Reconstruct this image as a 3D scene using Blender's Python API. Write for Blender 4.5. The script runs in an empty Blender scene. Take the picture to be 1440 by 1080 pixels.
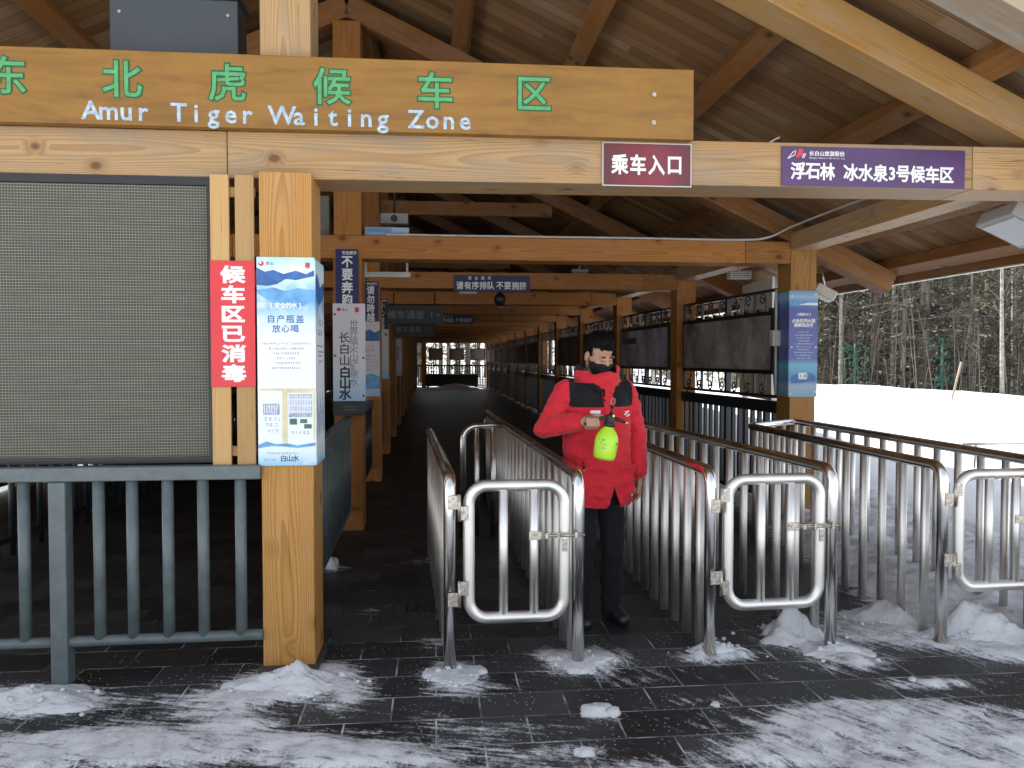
import bpy, bmesh, math, random
import numpy as np
from mathutils import Vector, Matrix, Euler, noise as mnoise

R = math.radians
SC = bpy.context.scene
COL = SC.collection
random.seed(7)
RNG = np.random.default_rng(11)

# ------------------------------------------------------------------ camera
cam = bpy.data.cameras.new('camera')
cam.sensor_width = 36.0
cam.lens = 28.075
cam.clip_end = 600
cam.clip_start = 0.05
camo = bpy.data.objects.new('camera', cam)
COL.objects.link(camo)
camo.location = (0, 0, 1.6)
camo.rotation_euler = (R(90 - 1.78), 0, R(-5.5))
SC.camera = camo

# ------------------------------------------------------------------ light
SUN_DIR = Vector((-0.52, 0.50, 0.74)).normalized()
world = bpy.data.worlds.new('World')
SC.world = world
world.use_nodes = True
wn = world.node_tree
bg = wn.nodes['Background']
sky = wn.nodes.new('ShaderNodeTexSky')
sky.sky_type = 'NISHITA'
sky.sun_disc = False
sky.sun_elevation = math.asin(SUN_DIR.z)
sky.sun_rotation = math.atan2(SUN_DIR.x, SUN_DIR.y)
sky.air_density = 1.0
sky.dust_density = 1.0
sky.ozone_density = 0.6
hs = wn.nodes.new('ShaderNodeHueSaturation')
hs.inputs['Saturation'].default_value = 0.36
wn.links.new(sky.outputs[0], hs.inputs['Color'])
wn.links.new(hs.outputs[0], bg.inputs[0])
bg.inputs[1].default_value = 0.13
sl = bpy.data.lights.new('sun', 'SUN')
sl.energy = 4.0
sl.angle = R(0.6)
sl.color = (1.0, 0.95, 0.87)
so = bpy.data.objects.new('sun', sl)
COL.objects.link(so)
so.rotation_euler = SUN_DIR.to_track_quat('Z', 'Y').to_euler()
so.location = (-20, 30, 30)
SC.view_settings.view_transform = 'Standard'
SC.view_settings.look = 'None'
SC.view_settings.exposure = 1.45
SC.view_settings.gamma = 1.0
SC.render.engine = 'CYCLES'
SC.cycles.use_denoising = True
SC.cycles.max_bounces = 8
SC.cycles.diffuse_bounces = 7
SC.cycles.glossy_bounces = 4
SC.cycles.transparent_max_bounces = 6
SC.cycles.sample_clamp_indirect = 6.0
SC.cycles.caustics_reflective = False
SC.cycles.caustics_refractive = False

# ------------------------------------------------------------------ node helpers
class NT:
    def __init__(self, name):
        self.m = bpy.data.materials.new(name)
        self.m.use_nodes = True
        self.t = self.m.node_tree
        self.p = self.t.nodes['Principled BSDF']
    def n(self, kind, **kw):
        nd = self.t.nodes.new('ShaderNode' + kind)
        for k, v in kw.items():
            setattr(nd, k, v)
        return nd
    def l(self, a, b):
        self.t.links.new(a, b)
    def val(self, sock, v):
        if hasattr(v, 'links') or isinstance(v, bpy.types.NodeSocket):
            self.l(v, sock)
        else:
            sock.default_value = v
    def math(self, op, a, b=0.0, c=None, clamp=False):
        nd = self.n('Math', operation=op, use_clamp=clamp)
        self.val(nd.inputs[0], a)
        self.val(nd.inputs[1], b)
        if c is not None:
            self.val(nd.inputs[2], c)
        return nd.outputs[0]
    def vmath(self, op, a, b):
        nd = self.n('VectorMath', operation=op)
        self.val(nd.inputs[0], a)
        self.val(nd.inputs[1], b)
        return nd.outputs[0]
    def obj(self):
        return self.n('TexCoord').outputs['Object']
    def sep(self, v):
        nd = self.n('SeparateXYZ')
        self.l(v, nd.inputs[0])
        return nd.outputs
    def comb(self, x, y, z):
        nd = self.n('CombineXYZ')
        for i, v in enumerate((x, y, z)):
            self.val(nd.inputs[i], v)
        return nd.outputs[0]
    def noise(self, v, scale, detail=3, rough=0.55, dist=0.0):
        nd = self.n('TexNoise')
        self.l(v, nd.inputs['Vector'])
        nd.inputs['Scale'].default_value = scale
        nd.inputs['Detail'].default_value = detail
        nd.inputs['Roughness'].default_value = rough
        nd.inputs['Distortion'].default_value = dist
        return nd.outputs['Fac']
    def ramp(self, fac, stops, interp='LINEAR'):
        nd = self.n('ValToRGB')
        cr = nd.color_ramp
        cr.interpolation = interp
        while len(cr.elements) < len(stops):
            cr.elements.new(0.5)
        for e, (p, c) in zip(cr.elements, stops):
            e.position = p
            e.color = (*c, 1) if len(c) == 3 else c
        self.l(fac, nd.inputs[0])
        return nd.outputs[0]
    def mix(self, fac, a, b, mode='MIX'):
        nd = self.n('Mix', data_type='RGBA', blend_type=mode)
        self.val(nd.inputs[0], fac)
        for s, v in ((nd.inputs[6], a), (nd.inputs[7], b)):
            if isinstance(v, tuple):
                s.default_value = (*v[:3], 1)
            else:
                self.l(v, s)
        return nd.outputs[2]
    def step(self, v, lo, hi):
        nd = self.n('MapRange', interpolation_type='SMOOTHSTEP')
        self.val(nd.inputs[0], v)
        nd.inputs[1].default_value = lo
        nd.inputs[2].default_value = hi
        return nd.outputs[0]
    def bump(self, h, strength=0.3, dist=0.01):
        nd = self.n('Bump')
        nd.inputs['Strength'].default_value = strength
        nd.inputs['Distance'].default_value = dist
        self.l(h, nd.inputs['Height'])
        self.l(nd.outputs[0], self.p.inputs['Normal'])
    def base(self, c):
        self.val(self.p.inputs['Base Color'], (*c[:3], 1) if isinstance(c, tuple) else c)
    def rough(self, r):
        self.val(self.p.inputs['Roughness'], r)
    def metal(self, v):
        self.p.inputs['Metallic'].default_value = v
    def spec(self, v):
        self.p.inputs['Specular IOR Level'].default_value = v

def srgb(r, g, b):
    f = lambda c: (c / 255 / 12.92) if c / 255 <= 0.04045 else ((c / 255 + 0.055) / 1.055) ** 2.4
    return (f(r), f(g), f(b))

def plain(name, c, rough=0.5, metal=0.0, var=0.12, scale=9.0, bump=0.0, spec=0.5):
    t = NT(name)
    v = t.obj()
    f = t.noise(v, scale, 4)
    lo = tuple(x * (1 - var) for x in c)
    hi = tuple(min(1, x * (1 + var)) for x in c)
    t.base(t.ramp(f, [(0.3, lo), (0.7, hi)]))
    t.rough(t.math('ADD', t.math('MULTIPLY', f, 0.2), rough - 0.1))
    t.metal(metal)
    t.spec(spec)
    if bump:
        t.bump(t.noise(v, scale * 8, 3), bump, 0.004)
    return t.m

def wood(name, light, dark, ring=0.5, grey=0.0, greycol=(0.33, 0.29, 0.24), rough=0.55, knots=1.0, scale=13.0):
    t = NT(name)
    oi = t.n('ObjectInfo').outputs['Random']
    o = t.obj()
    off = t.comb(t.math('MULTIPLY', oi, 61.0), t.math('MULTIPLY', oi, 17.0), t.math('MULTIPLY', oi, 29.0))
    v = t.vmath('ADD', o, off)
    x, y, z = t.sep(v)
    ox, oy, oz = t.sep(o)
    # knots: one cell roughly every 0.45 m of length
    kv = t.comb(t.math('MULTIPLY', x, 3.6), t.math('MULTIPLY', y, 5.0), t.math('MULTIPLY', z, 5.0))
    vor = t.n('TexVoronoi')
    t.l(kv, vor.inputs['Vector'])
    vor.inputs['Scale'].default_value = 1.0
    kd = vor.outputs['Distance']
    kf = t.step(kd, 0.30, 0.0)
    # growth rings round a pith lying outside the timber, so faces show cathedral figure
    warp = t.noise(t.comb(t.math('MULTIPLY', x, 0.7), t.math('MULTIPLY', y, 3.0), t.math('MULTIPLY', z, 3.0)), 1.0, 1, 0.5)
    py = t.math('ADD', oy, t.math('SUBTRACT', t.math('MULTIPLY', oi, 0.10), 0.05))
    pz = t.math('ADD', oz, t.math('SUBTRACT', t.math('MULTIPLY', oi, 0.06), 0.02))
    rr = t.math('SQRT', t.math('ADD', t.math('MULTIPLY', py, py), t.math('MULTIPLY', pz, pz)))
    ph = t.math('ADD', t.math('MULTIPLY', rr, scale * 15), t.math('MULTIPLY', warp, 9.0))
    ph = t.math('ADD', ph, t.math('MULTIPLY', kf, 2.2 * knots))
    fr = t.math('FRACT', ph)
    late = t.step(fr, 0.25, 0.95)
    fine = t.noise(t.comb(t.math('MULTIPLY', x, 3.0), t.math('MULTIPLY', y, 160.0), t.math('MULTIPLY', z, 160.0)), 1.0, 2, 0.6)
    tone = t.noise(t.comb(t.math('MULTIPLY', x, 1.1), t.math('MULTIPLY', y, 5.0), t.math('MULTIPLY', z, 5.0)), 1.0, 4, 0.6)
    mid = tuple(0.6 * a + 0.4 * b for a, b in zip(light, dark))
    c = t.mix(t.math('MULTIPLY', late, ring), light, dark)
    c = t.mix(t.step(tone, 0.42, 0.75), c, t.mix(0.55, c, mid))
    c = t.mix(t.math('MULTIPLY', t.step(fine, 0.48, 0.75), 0.34), c, dark)
    st_ = t.noise(t.comb(t.math('MULTIPLY', x, 0.8), t.math('MULTIPLY', y, 2.6), t.math('MULTIPLY', z, 2.6)), 1.0, 3, 0.5)
    c = t.mix(t.math('MULTIPLY', t.step(st_, 0.52, 0.68), 0.5), c, tuple(a * b for a, b in zip(light, (0.92, 0.72, 0.5))))
    ck = t.noise(t.comb(t.math('MULTIPLY', x, 0.55), t.math('MULTIPLY', y, 34.0), t.math('MULTIPLY', z, 34.0)), 1.0, 2, 0.45)
    c = t.mix(t.math('MULTIPLY', t.step(t.math('ABSOLUTE', t.math('SUBTRACT', ck, 0.63)), 0.012, 0.0), 0.6), c, tuple(a * 0.35 for a in dark))
    if grey > 0:
        g = t.noise(t.comb(t.math('MULTIPLY', x, 1.7), t.math('MULTIPLY', y, 7.0), t.math('MULTIPLY', z, 7.0)), 1.0, 5, 0.65)
        c = t.mix(t.math('MULTIPLY', t.step(g, 0.44, 0.66), grey), c, greycol)
    kcol = tuple(a * 0.2 for a in dark)
    c = t.mix(t.math('MULTIPLY', t.step(kd, 0.15, 0.08), 0.92 * min(1, knots)), c, kcol)
    c = t.mix(t.math('MULTIPLY', t.step(kd, 0.30, 0.12), 0.45 * min(1, knots)), c, dark)
    pb = t.math('ADD', t.math('MULTIPLY', oi, 0.34), 0.83)
    c = t.mix(1.0, c, t.comb(pb, pb, pb), 'MULTIPLY')
    t.base(c)
    t.rough(t.math('ADD', t.math('MULTIPLY', fine, 0.2), rough - 0.1))
    t.spec(0.3)
    t.bump(t.math('ADD', t.math('MULTIPLY', fine, 0.5), t.math('MULTIPLY', late, 0.4)), 0.22, 0.003)
    return t.m

M = {}
M['post'] = wood('honey_post_wood', (0.47, 0.245, 0.066), (0.27, 0.105, 0.020), 0.6, 0.16, scale=11)
M['lintel'] = wood('weathered_lintel_wood', (0.44, 0.285, 0.135), (0.23, 0.115, 0.04), 0.5, 0.6, (0.27, 0.215, 0.165), scale=12, knots=1.0)
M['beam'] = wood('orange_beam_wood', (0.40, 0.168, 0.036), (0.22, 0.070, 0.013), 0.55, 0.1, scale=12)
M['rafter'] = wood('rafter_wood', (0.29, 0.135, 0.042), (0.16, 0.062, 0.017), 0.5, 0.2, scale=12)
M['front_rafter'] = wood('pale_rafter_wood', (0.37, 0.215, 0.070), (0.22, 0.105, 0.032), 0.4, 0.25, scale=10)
M['slat'] = wood('pale_slat_wood', (0.46, 0.285, 0.115), (0.32, 0.165, 0.055), 0.4, 0.0, scale=16, knots=0.4)
M['barge'] = wood('grey_barge_wood', (0.32, 0.25, 0.16), (0.2, 0.14, 0.085), 0.4, 0.8, (0.30, 0.30, 0.275))

def varnished():
    t = NT('varnished_sign_wood')
    o = t.obj()
    x, y, z = t.sep(o)
    g = t.noise(t.comb(t.math('MULTIPLY', x, 2.0), y, t.math('MULTIPLY', z, 14.0)), 1.0, 6, 0.65, 0.4)
    f = t.noise(t.comb(t.math('MULTIPLY', x, 9.0), y, t.math('MULTIPLY', z, 190.0)), 1.0, 2)
    b = t.noise(t.comb(t.math('MULTIPLY', x, 5.0), y, t.math('MULTIPLY', z, 4.0)), 1.0, 3)
    c = t.ramp(g, [(0.3, (0.155, 0.066, 0.006)), (0.5, (0.235, 0.108, 0.010)), (0.72, (0.285, 0.14, 0.017))])
    c = t.mix(t.math('MULTIPLY', t.step(f, 0.5, 0.75), 0.3), c, (0.27, 0.11, 0.012))
    c = t.mix(t.math('MULTIPLY', t.step(b, 0.55, 0.75), 0.25), c, (0.34, 0.15, 0.02))
    t.base(c)
    t.rough(0.42)
    t.bump(f, 0.12, 0.002)
    return t.m
M['varnish'] = varnished()

def deck_wood():
    t = NT('roof_board_wood')
    o = t.obj()
    x, y, z = t.sep(o)
    yb = t.math('DIVIDE', y, 0.135)
    idx = t.math('FLOOR', yb)
    fr = t.math('FRACT', yb)
    wn_ = t.n('TexWhiteNoise', noise_dimensions='2D')
    seg = t.math('FLOOR', t.math('DIVIDE', t.math('ADD', x, t.math('MULTIPLY', idx, 1.37)), 2.4))
    t.l(t.comb(idx, seg, 0.0), wn_.inputs['Vector'])
    rnd = wn_.outputs['Value']
    g = t.noise(t.comb(t.math('MULTIPLY', x, 1.6), t.math('MULTIPLY', y, 60.0), rnd), 1.0, 4, 0.6)
    big = t.noise(o, 1.1, 3)
    c = t.ramp(rnd, [(0.0, (0.17, 0.085, 0.031)), (0.4, (0.25, 0.130, 0.048)), (0.8, (0.33, 0.185, 0.075)), (1.0, (0.40, 0.28, 0.16))])
    c = t.mix(t.math('MULTIPLY', t.step(g, 0.45, 0.75), 0.5), c, (0.10, 0.05, 0.02))
    c = t.mix(t.math('MULTIPLY', t.step(big, 0.5, 0.7), 0.35), c, (0.28, 0.23, 0.17))
    gap = t.math('MULTIPLY', t.math('ADD', t.step(fr, 0.05, 0.0), t.step(fr, 0.97, 1.0), clamp=True), 0.75)
    c = t.mix(gap, c, (0.012, 0.008, 0.005))
    t.base(c)
    t.rough(0.75)
    t.bump(t.math('SUBTRACT', t.math('MULTIPLY', g, 0.3), gap), 0.5, 0.006)
    return t.m
M['deck'] = deck_wood()

def steel(name, r0):
    t = NT(name)
    o = t.obj()
    n1 = t.noise(o, 3.5, 4, 0.6)
    x, y, z = t.sep(o)
    n2 = t.noise(t.comb(t.math('MULTIPLY', x, 55.0), t.math('MULTIPLY', y, 55.0), t.math('MULTIPLY', z, 1.6)), 1.0, 3)
    t.base(t.ramp(n1, [(0.3, (0.72, 0.705, 0.67)), (0.65, (0.86, 0.845, 0.81))]))
    t.rough(t.math('ADD', t.math('MULTIPLY', n2, 0.08), t.math('ADD', t.math('MULTIPLY', t.step(n1, 0.4, 0.75), 0.12), r0)))
    t.metal(1.0)
    return t.m
M['steel'] = steel('polished_steel_tube', 0.13)
M['brushed'] = steel('brushed_steel_tube', 0.40)
def rusty():
    t = NT('stained_steel_fitting')
    n1 = t.noise(t.obj(), 55.0, 4, 0.65)
    t.base(t.ramp(n1, [(0.40, (0.56, 0.54, 0.50)), (0.6, (0.36, 0.30, 0.24)), (0.75, (0.16, 0.09, 0.05))]))
    t.rough(0.38)
    t.metal(0.9)
    return t.m
M['fitting'] = rusty()
M['grey_paint'] = plain('grey_blue_paint', (0.100, 0.125, 0.130), 0.42, 0.0, 0.2, 14, 0.08)
M['dark_paint'] = plain('black_blue_paint', (0.018, 0.026, 0.032), 0.4, 0.0, 0.2, 9)
M['dark_wood'] = plain('dark_stained_wall_boards', (0.035, 0.022, 0.014), 0.7, 0, 0.3, 5)
M['cabinet'] = plain('charcoal_sheet_metal', (0.040, 0.048, 0.055), 0.45, 0.0, 0.08, 4)
M['black'] = plain('black_plastic', (0.012, 0.012, 0.013), 0.4, 0, 0.2)
M['white_plastic'] = plain('white_plastic', (0.50, 0.50, 0.47), 0.45, 0, 0.06)
M['cable'] = plain('pale_cable_sheath', (0.5, 0.5, 0.48), 0.5)
M['red_sign'] = None

def printed(name, stops, z0, z1, axis=2, rough=0.35, noise=0.0, ncol=(1, 1, 1)):
    t = NT(name)
    o = t.obj()
    s = t.sep(o)[axis]
    f = t.math('DIVIDE', t.math('SUBTRACT', s, z0), z1 - z0)
    c = t.ramp(f, stops)
    if noise:
        n = t.noise(o, 9.0, 4, 0.6)
        c = t.mix(t.math('MULTIPLY', t.step(n, 0.45, 0.7), noise), c, ncol)
    t.base(c)
    t.rough(rough)
    return t.m

M['crimson'] = None
t = NT('dark_red_plate')
o = t.obj(); xx = t.sep(o)[0]
nz = t.noise(o, 7.0, 3)
cc = t.ramp(t.math('ADD', t.math('MULTIPLY', xx, 1.6), 0.5), [(0.0, (0.045, 0.012, 0.014)), (0.35, (0.16, 0.015, 0.02)), (0.6, (0.20, 0.02, 0.035)), (1.0, (0.06, 0.014, 0.02))])
t.base(t.mix(t.math('MULTIPLY', nz, 0.3), cc, (0.10, 0.01, 0.015))); t.rough(0.3)
M['crimson'] = t.m
M['purple'] = plain('purple_plate', (0.075, 0.030, 0.115), 0.32, 0, 0.25, 2.5)
M['bright_red'] = plain('bright_red_vinyl', (0.62, 0.025, 0.035), 0.35, 0, 0.06)
M['navy'] = plain('navy_plate', (0.013, 0.019, 0.10), 0.5, 0, 0.12)
M['letter_white'] = plain('white_lettering', (0.78, 0.78, 0.76), 0.45, 0, 0.04)
M['letter_green'] = plain('green_lettering', (0.075, 0.31, 0.115), 0.45, 0, 0.2, 25)
M['letter_edge'] = plain('dark_green_carving', (0.012, 0.085, 0.022), 0.6, 0, 0.2)
M['letter_blue'] = plain('pale_blue_lettering', (0.34, 0.45, 0.54), 0.5, 0, 0.35, 30)
M['letter_black'] = plain('black_lettering', (0.02, 0.022, 0.03), 0.5, 0, 0.1)
M['letter_grey'] = plain('grey_lettering', (0.22, 0.23, 0.26), 0.5, 0, 0.1)
M['letter_navy'] = plain('blue_print', (0.03, 0.11, 0.30), 0.4, 0, 0.2)
M['print_white'] = plain('white_print', (0.74, 0.77, 0.80), 0.4, 0, 0.03)
M['print_sky'] = plain('sky_blue_print', (0.12, 0.33, 0.62), 0.4, 0, 0.3, 14)
M['print_deep'] = plain('deep_blue_print', (0.03, 0.12, 0.36), 0.4, 0, 0.4, 18)
M['print_teal'] = plain('teal_print', (0.10, 0.36, 0.42), 0.4, 0, 0.3, 18)
M['print_cream'] = plain('cream_print', (0.62, 0.57, 0.36), 0.4, 0, 0.15, 18)
M['print_shelf'] = plain('grey_blue_print', (0.33, 0.38, 0.48), 0.4, 0, 0.4, 60)
M['print_green'] = plain('dark_green_print', (0.05, 0.13, 0.09), 0.4, 0, 0.4, 60)
M['print_red'] = plain('red_print', (0.55, 0.04, 0.06), 0.4, 0, 0.1)
M['brass'] = plain('brass_tip', (0.75, 0.50, 0.18), 0.3, 1.0, 0.1)
M['bottle'] = plain('yellow_green_plastic', (0.47, 0.80, 0.035), 0.3, 0, 0.06)
M['bottle'].node_tree.nodes['Principled BSDF'].inputs['Subsurface Weight'].default_value = 0.15
M['skin'] = plain('skin', (0.40, 0.22, 0.15), 0.5, 0, 0.1, 30)
M['skin'].node_tree.nodes['Principled BSDF'].inputs['Subsurface Weight'].default_value = 0.12
M['skin'].node_tree.nodes['Principled BSDF'].inputs['Subsurface Radius'].default_value = (0.01, 0.004, 0.002)

def fabric(name, c, rough=0.85, sheen=0.2):
    t = NT(name)
    o = t.obj()
    a = t.noise(o, 11.0, 4, 0.6)
    b = t.noise(o, 420.0, 2)
    t.base(t.ramp(a, [(0.3, tuple(x * 0.86 for x in c)), (0.7, tuple(min(1, x * 1.08) for x in c))]))
    t.rough(rough)
    t.spec(0.2)
    t.p.inputs['Sheen Weight'].default_value = sheen
    t.bump(t.math('ADD', t.math('MULTIPLY', b, 0.3), a), 0.35, 0.006)
    return t.m
M['red_cloth'] = fabric('red_jacket_cloth', (0.60, 0.020, 0.034), 0.7, 0.15)
M['black_cloth'] = fabric('black_cloth', (0.012, 0.012, 0.013), 0.85, 0.05)
M['trouser'] = fabric('black_trouser_cloth', (0.010, 0.011, 0.014), 0.85, 0.05)
M['hair'] = plain('black_hair', (0.004, 0.0035, 0.0035), 0.7, 0, 0.2, 80, 0, 0.12)
M['mask'] = fabric('black_mask_cloth', (0.012, 0.012, 0.014), 0.7, 0.05)

def snow_mat(name, k):
    t = NT(name)
    o = t.obj()
    a = t.noise(o, 2.2, 5, 0.6)
    b = t.noise(o, 26.0, 4, 0.6)
    t.base(t.ramp(a, [(0.3, tuple(k * q for q in (0.74, 0.76, 0.79))), (0.7, tuple(k * q for q in (0.84, 0.85, 0.87)))]))
    t.rough(0.75)
    t.spec(0.25)
    t.p.inputs['Subsurface Weight'].default_value = 0.0
    t.bump(t.math('ADD', t.math('MULTIPLY', a, 1.5), t.math('MULTIPLY', b, 0.35)), 0.6, 0.05)
    return t.m
M['snow'] = snow_mat('snow', 1.0)
M['packed'] = snow_mat('scuffed_snow', 0.80)
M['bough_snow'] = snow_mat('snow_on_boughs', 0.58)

def pavement_mat():
    t = NT('slate_paving_with_swept_snow')
    o = t.obj()
    br = t.n('TexBrick')
    br.offset = 0.5
    t.l(o, br.inputs['Vector'])
    br.inputs['Color1'].default_value = (0.016, 0.016, 0.017, 1)
    br.inputs['Color2'].default_value = (0.058, 0.059, 0.062, 1)
    br.inputs['Mortar'].default_value = (0.02, 0.02, 0.02, 1)
    br.inputs['Scale'].default_value = 1.0
    br.inputs['Mortar Size'].default_value = 0.0045
    br.inputs['Mortar Smooth'].default_value = 0.2
    br.inputs['Bias'].default_value = -0.1
    br.inputs['Brick Width'].default_value = 0.40
    br.inputs['Row Height'].default_value = 0.25
    at = t.n('Attribute', attribute_name='snow')
    s = at.outputs['Fac']
    x, y, z = t.sep(o)
    n1 = t.noise(o, 11.0, 6, 0.7)
    n2 = t.noise(o, 70.0, 4, 0.75)
    sw = t.noise(t.comb(t.math('ADD', t.math('MULTIPLY', x, 22.0), t.math('MULTIPLY', y, 13.0)), t.math('MULTIPLY', y, 3.2), 0.0), 1.0, 4, 0.65)
    mix = t.math('ADD', s, t.math('MULTIPLY', t.math('SUBTRACT', n1, 0.5), 0.75))
    mix = t.math('ADD', mix, t.math('MULTIPLY', t.math('SUBTRACT', n2, 0.5), 0.9))
    sw2 = t.noise(t.comb(t.math('ADD', t.math('MULTIPLY', x, 3.0), t.math('MULTIPLY', y, -2.0)), t.math('ADD', t.math('MULTIPLY', y, 30.0), t.math('MULTIPLY', x, 9.0)), 0.0), 1.0, 4, 0.65)
    side = t.step(x, 0.2, 1.2)
    swp = t.math('ADD', t.math('MULTIPLY', sw, side), t.math('MULTIPLY', sw2, t.math('SUBTRACT', 1.0, side)))
    mix = t.math('ADD', mix, t.math('MULTIPLY', t.math('SUBTRACT', swp, 0.5), 1.5))
    fac = t.math('MULTIPLY', t.step(mix, 0.34, 0.80), t.math('ADD', 0.84, t.math('MULTIPLY', t.step(n1, 0.35, 0.6), 0.16)))
    mort = br.outputs['Fac']
    jn = t.noise(o, 5.0, 3)
    outer = t.step(y, 5.4, 4.3)
    joint = t.math('MULTIPLY', t.math('MULTIPLY', mort, t.math('ADD', t.math('MULTIPLY', t.step(jn, 0.46, 0.64), 0.42), t.math('MULTIPLY', s, 0.9), clamp=True)), outer)
    vor = t.n('TexVoronoi')
    t.l(o, vor.inputs['Vector'])
    vor.inputs['Scale'].default_value = 38.0
    dens = t.noise(o, 3.1, 3)
    speck = t.math('MULTIPLY', t.step(vor.outputs['Distance'], 0.17, 0.09), t.step(t.math('ADD', dens, t.math('MULTIPLY', s, 0.5)), 0.52, 0.60))
    speck = t.math('MULTIPLY', speck, t.step(y, 6.5, 4.6))
    wet = t.noise(o, 1.7, 4)
    stone = t.mix(t.math('MULTIPLY', t.step(wet, 0.45, 0.65), 0.5), br.outputs['Color'], (0.042, 0.044, 0.047))
    fac = t.math('MAXIMUM', t.math('MAXIMUM', fac, joint), t.math('MULTIPLY', speck, 0.8))
    snowc = t.ramp(n1, [(0.3, (0.70, 0.72, 0.76)), (0.7, (0.82, 0.84, 0.87))])
    t.base(t.mix(fac, stone, snowc))
    rg = t.math('ADD', t.math('MULTIPLY', n1, 0.35), 0.30)
    t.rough(t.math('MAXIMUM', rg, t.math('MULTIPLY', fac, 0.8)))
    t.spec(0.25)
    hgt = t.math('ADD', t.math('MULTIPLY', fac, t.math('ADD', 0.35, t.math('MULTIPLY', n2, 0.9))), t.math('MULTIPLY', mort, -0.25))
    hgt = t.math('ADD', hgt, t.math('MULTIPLY', n2, 0.1))
    t.bump(hgt, 0.55, 0.012)
    return t.m
M['pave'] = pavement_mat()

def screen_mat():
    t = NT('screen_module_grid')
    o = t.obj()
    x, y, z = t.sep(o)
    fx = t.math('FRACT', t.math('DIVIDE', x, 0.0142))
    fz = t.math('FRACT', t.math('DIVIDE', z, 0.0142))
    lx = t.step(fx, 0.30, 0.12)
    lz = t.step(fz, 0.36, 0.14)
    n = t.noise(o, 60.0, 3, 0.7)
    m_ = t.noise(t.comb(t.math('MULTIPLY', x, 3.0), y, t.math('MULTIPLY', z, 40.0)), 1.0, 3)
    line = t.math('MAXIMUM', t.math('MULTIPLY', lx, 0.75), lz)
    line = t.math('MULTIPLY', line, t.math('ADD', 0.45, t.math('MULTIPLY', m_, 0.9)))
    c = t.mix(line, (0.030, 0.030, 0.023), (0.235, 0.23, 0.17))
    c = t.mix(t.math('MULTIPLY', t.step(n, 0.45, 0.7), 0.35), c, (0.05, 0.052, 0.043))
    t.base(c)
    t.rough(0.6)
    t.bump(line, 0.4, 0.003)
    return t.m
M['screen'] = screen_mat()

def display_mat(name, tint, blue=0.0):
    t = NT(name)
    o = t.obj()
    x, y, z = t.sep(o)
    n = t.noise(t.comb(t.math('MULTIPLY', y, 2.4), x, t.math('MULTIPLY', z, 2.0)), 1.0, 5, 0.62, 0.6)
    c = t.ramp(n, [(0.32, tuple(a * 0.45 for a in tint)), (0.5, tint), (0.68, tuple(min(1, a * 1.5) for a in tint))])
    t.base(c)
    t.rough(0.6)
    t.spec(0.12)
    return t.m
M['display_a'] = display_mat('dim_display_brown', (0.30, 0.26, 0.26))
M['display_b'] = display_mat('dim_display_violet', (0.45, 0.41, 0.49))
M['display_c'] = display_mat('dim_display_grey', (0.38, 0.39, 0.40))

def bark(name, a, b, sc=(9, 9, 2)):
    t = NT(name)
    o = t.obj()
    x, y, z = t.sep(o)
    n = t.noise(t.comb(t.math('MULTIPLY', x, sc[0]), t.math('MULTIPLY', y, sc[1]), t.math('MULTIPLY', z, sc[2])), 1.0, 5, 0.65)
    t.base(t.ramp(n, [(0.35, a), (0.65, b)]))
    t.rough(0.9)
    t.spec(0.1)
    return t.m
M['bark'] = bark('grey_brown_bark', (0.10, 0.084, 0.07), (0.32, 0.28, 0.24))
M['pale_bark'] = bark('pale_birch_bark', (0.20, 0.18, 0.155), (0.42, 0.39, 0.35), (3, 3, 9))
M['twig'] = bark('bare_twigs', (0.085, 0.072, 0.06), (0.20, 0.175, 0.15), (3, 3, 3))
def leaf(name, a, b):
    t = NT(name)
    n = t.noise(t.obj(), 1.6, 4, 0.7)
    oi = t.n('ObjectInfo').outputs['Random']
    c = t.ramp(n, [(0.3, a), (0.7, b)])
    c = t.mix(t.math('MULTIPLY', oi, 0.35), c, (0.13, 0.12, 0.085))
    t.base(c)
    t.rough(0.85)
    t.spec(0.1)
    return t.m
M['needle'] = leaf('dull_green_needles', (0.115, 0.12, 0.08), (0.25, 0.25, 0.175))
M['needle_b'] = leaf('olive_needles', (0.11, 0.11, 0.065), (0.22, 0.21, 0.14))

# ------------------------------------------------------------------ mesh helpers
def frame(d):
    d = Vector(d).normalized()
    u = Vector((0, 0, 1)) if abs(d.z) < 0.95 else Vector((1, 0, 0))
    a = d.cross(u).normalized()
    b = d.cross(a).normalized()
    return a, b

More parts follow.
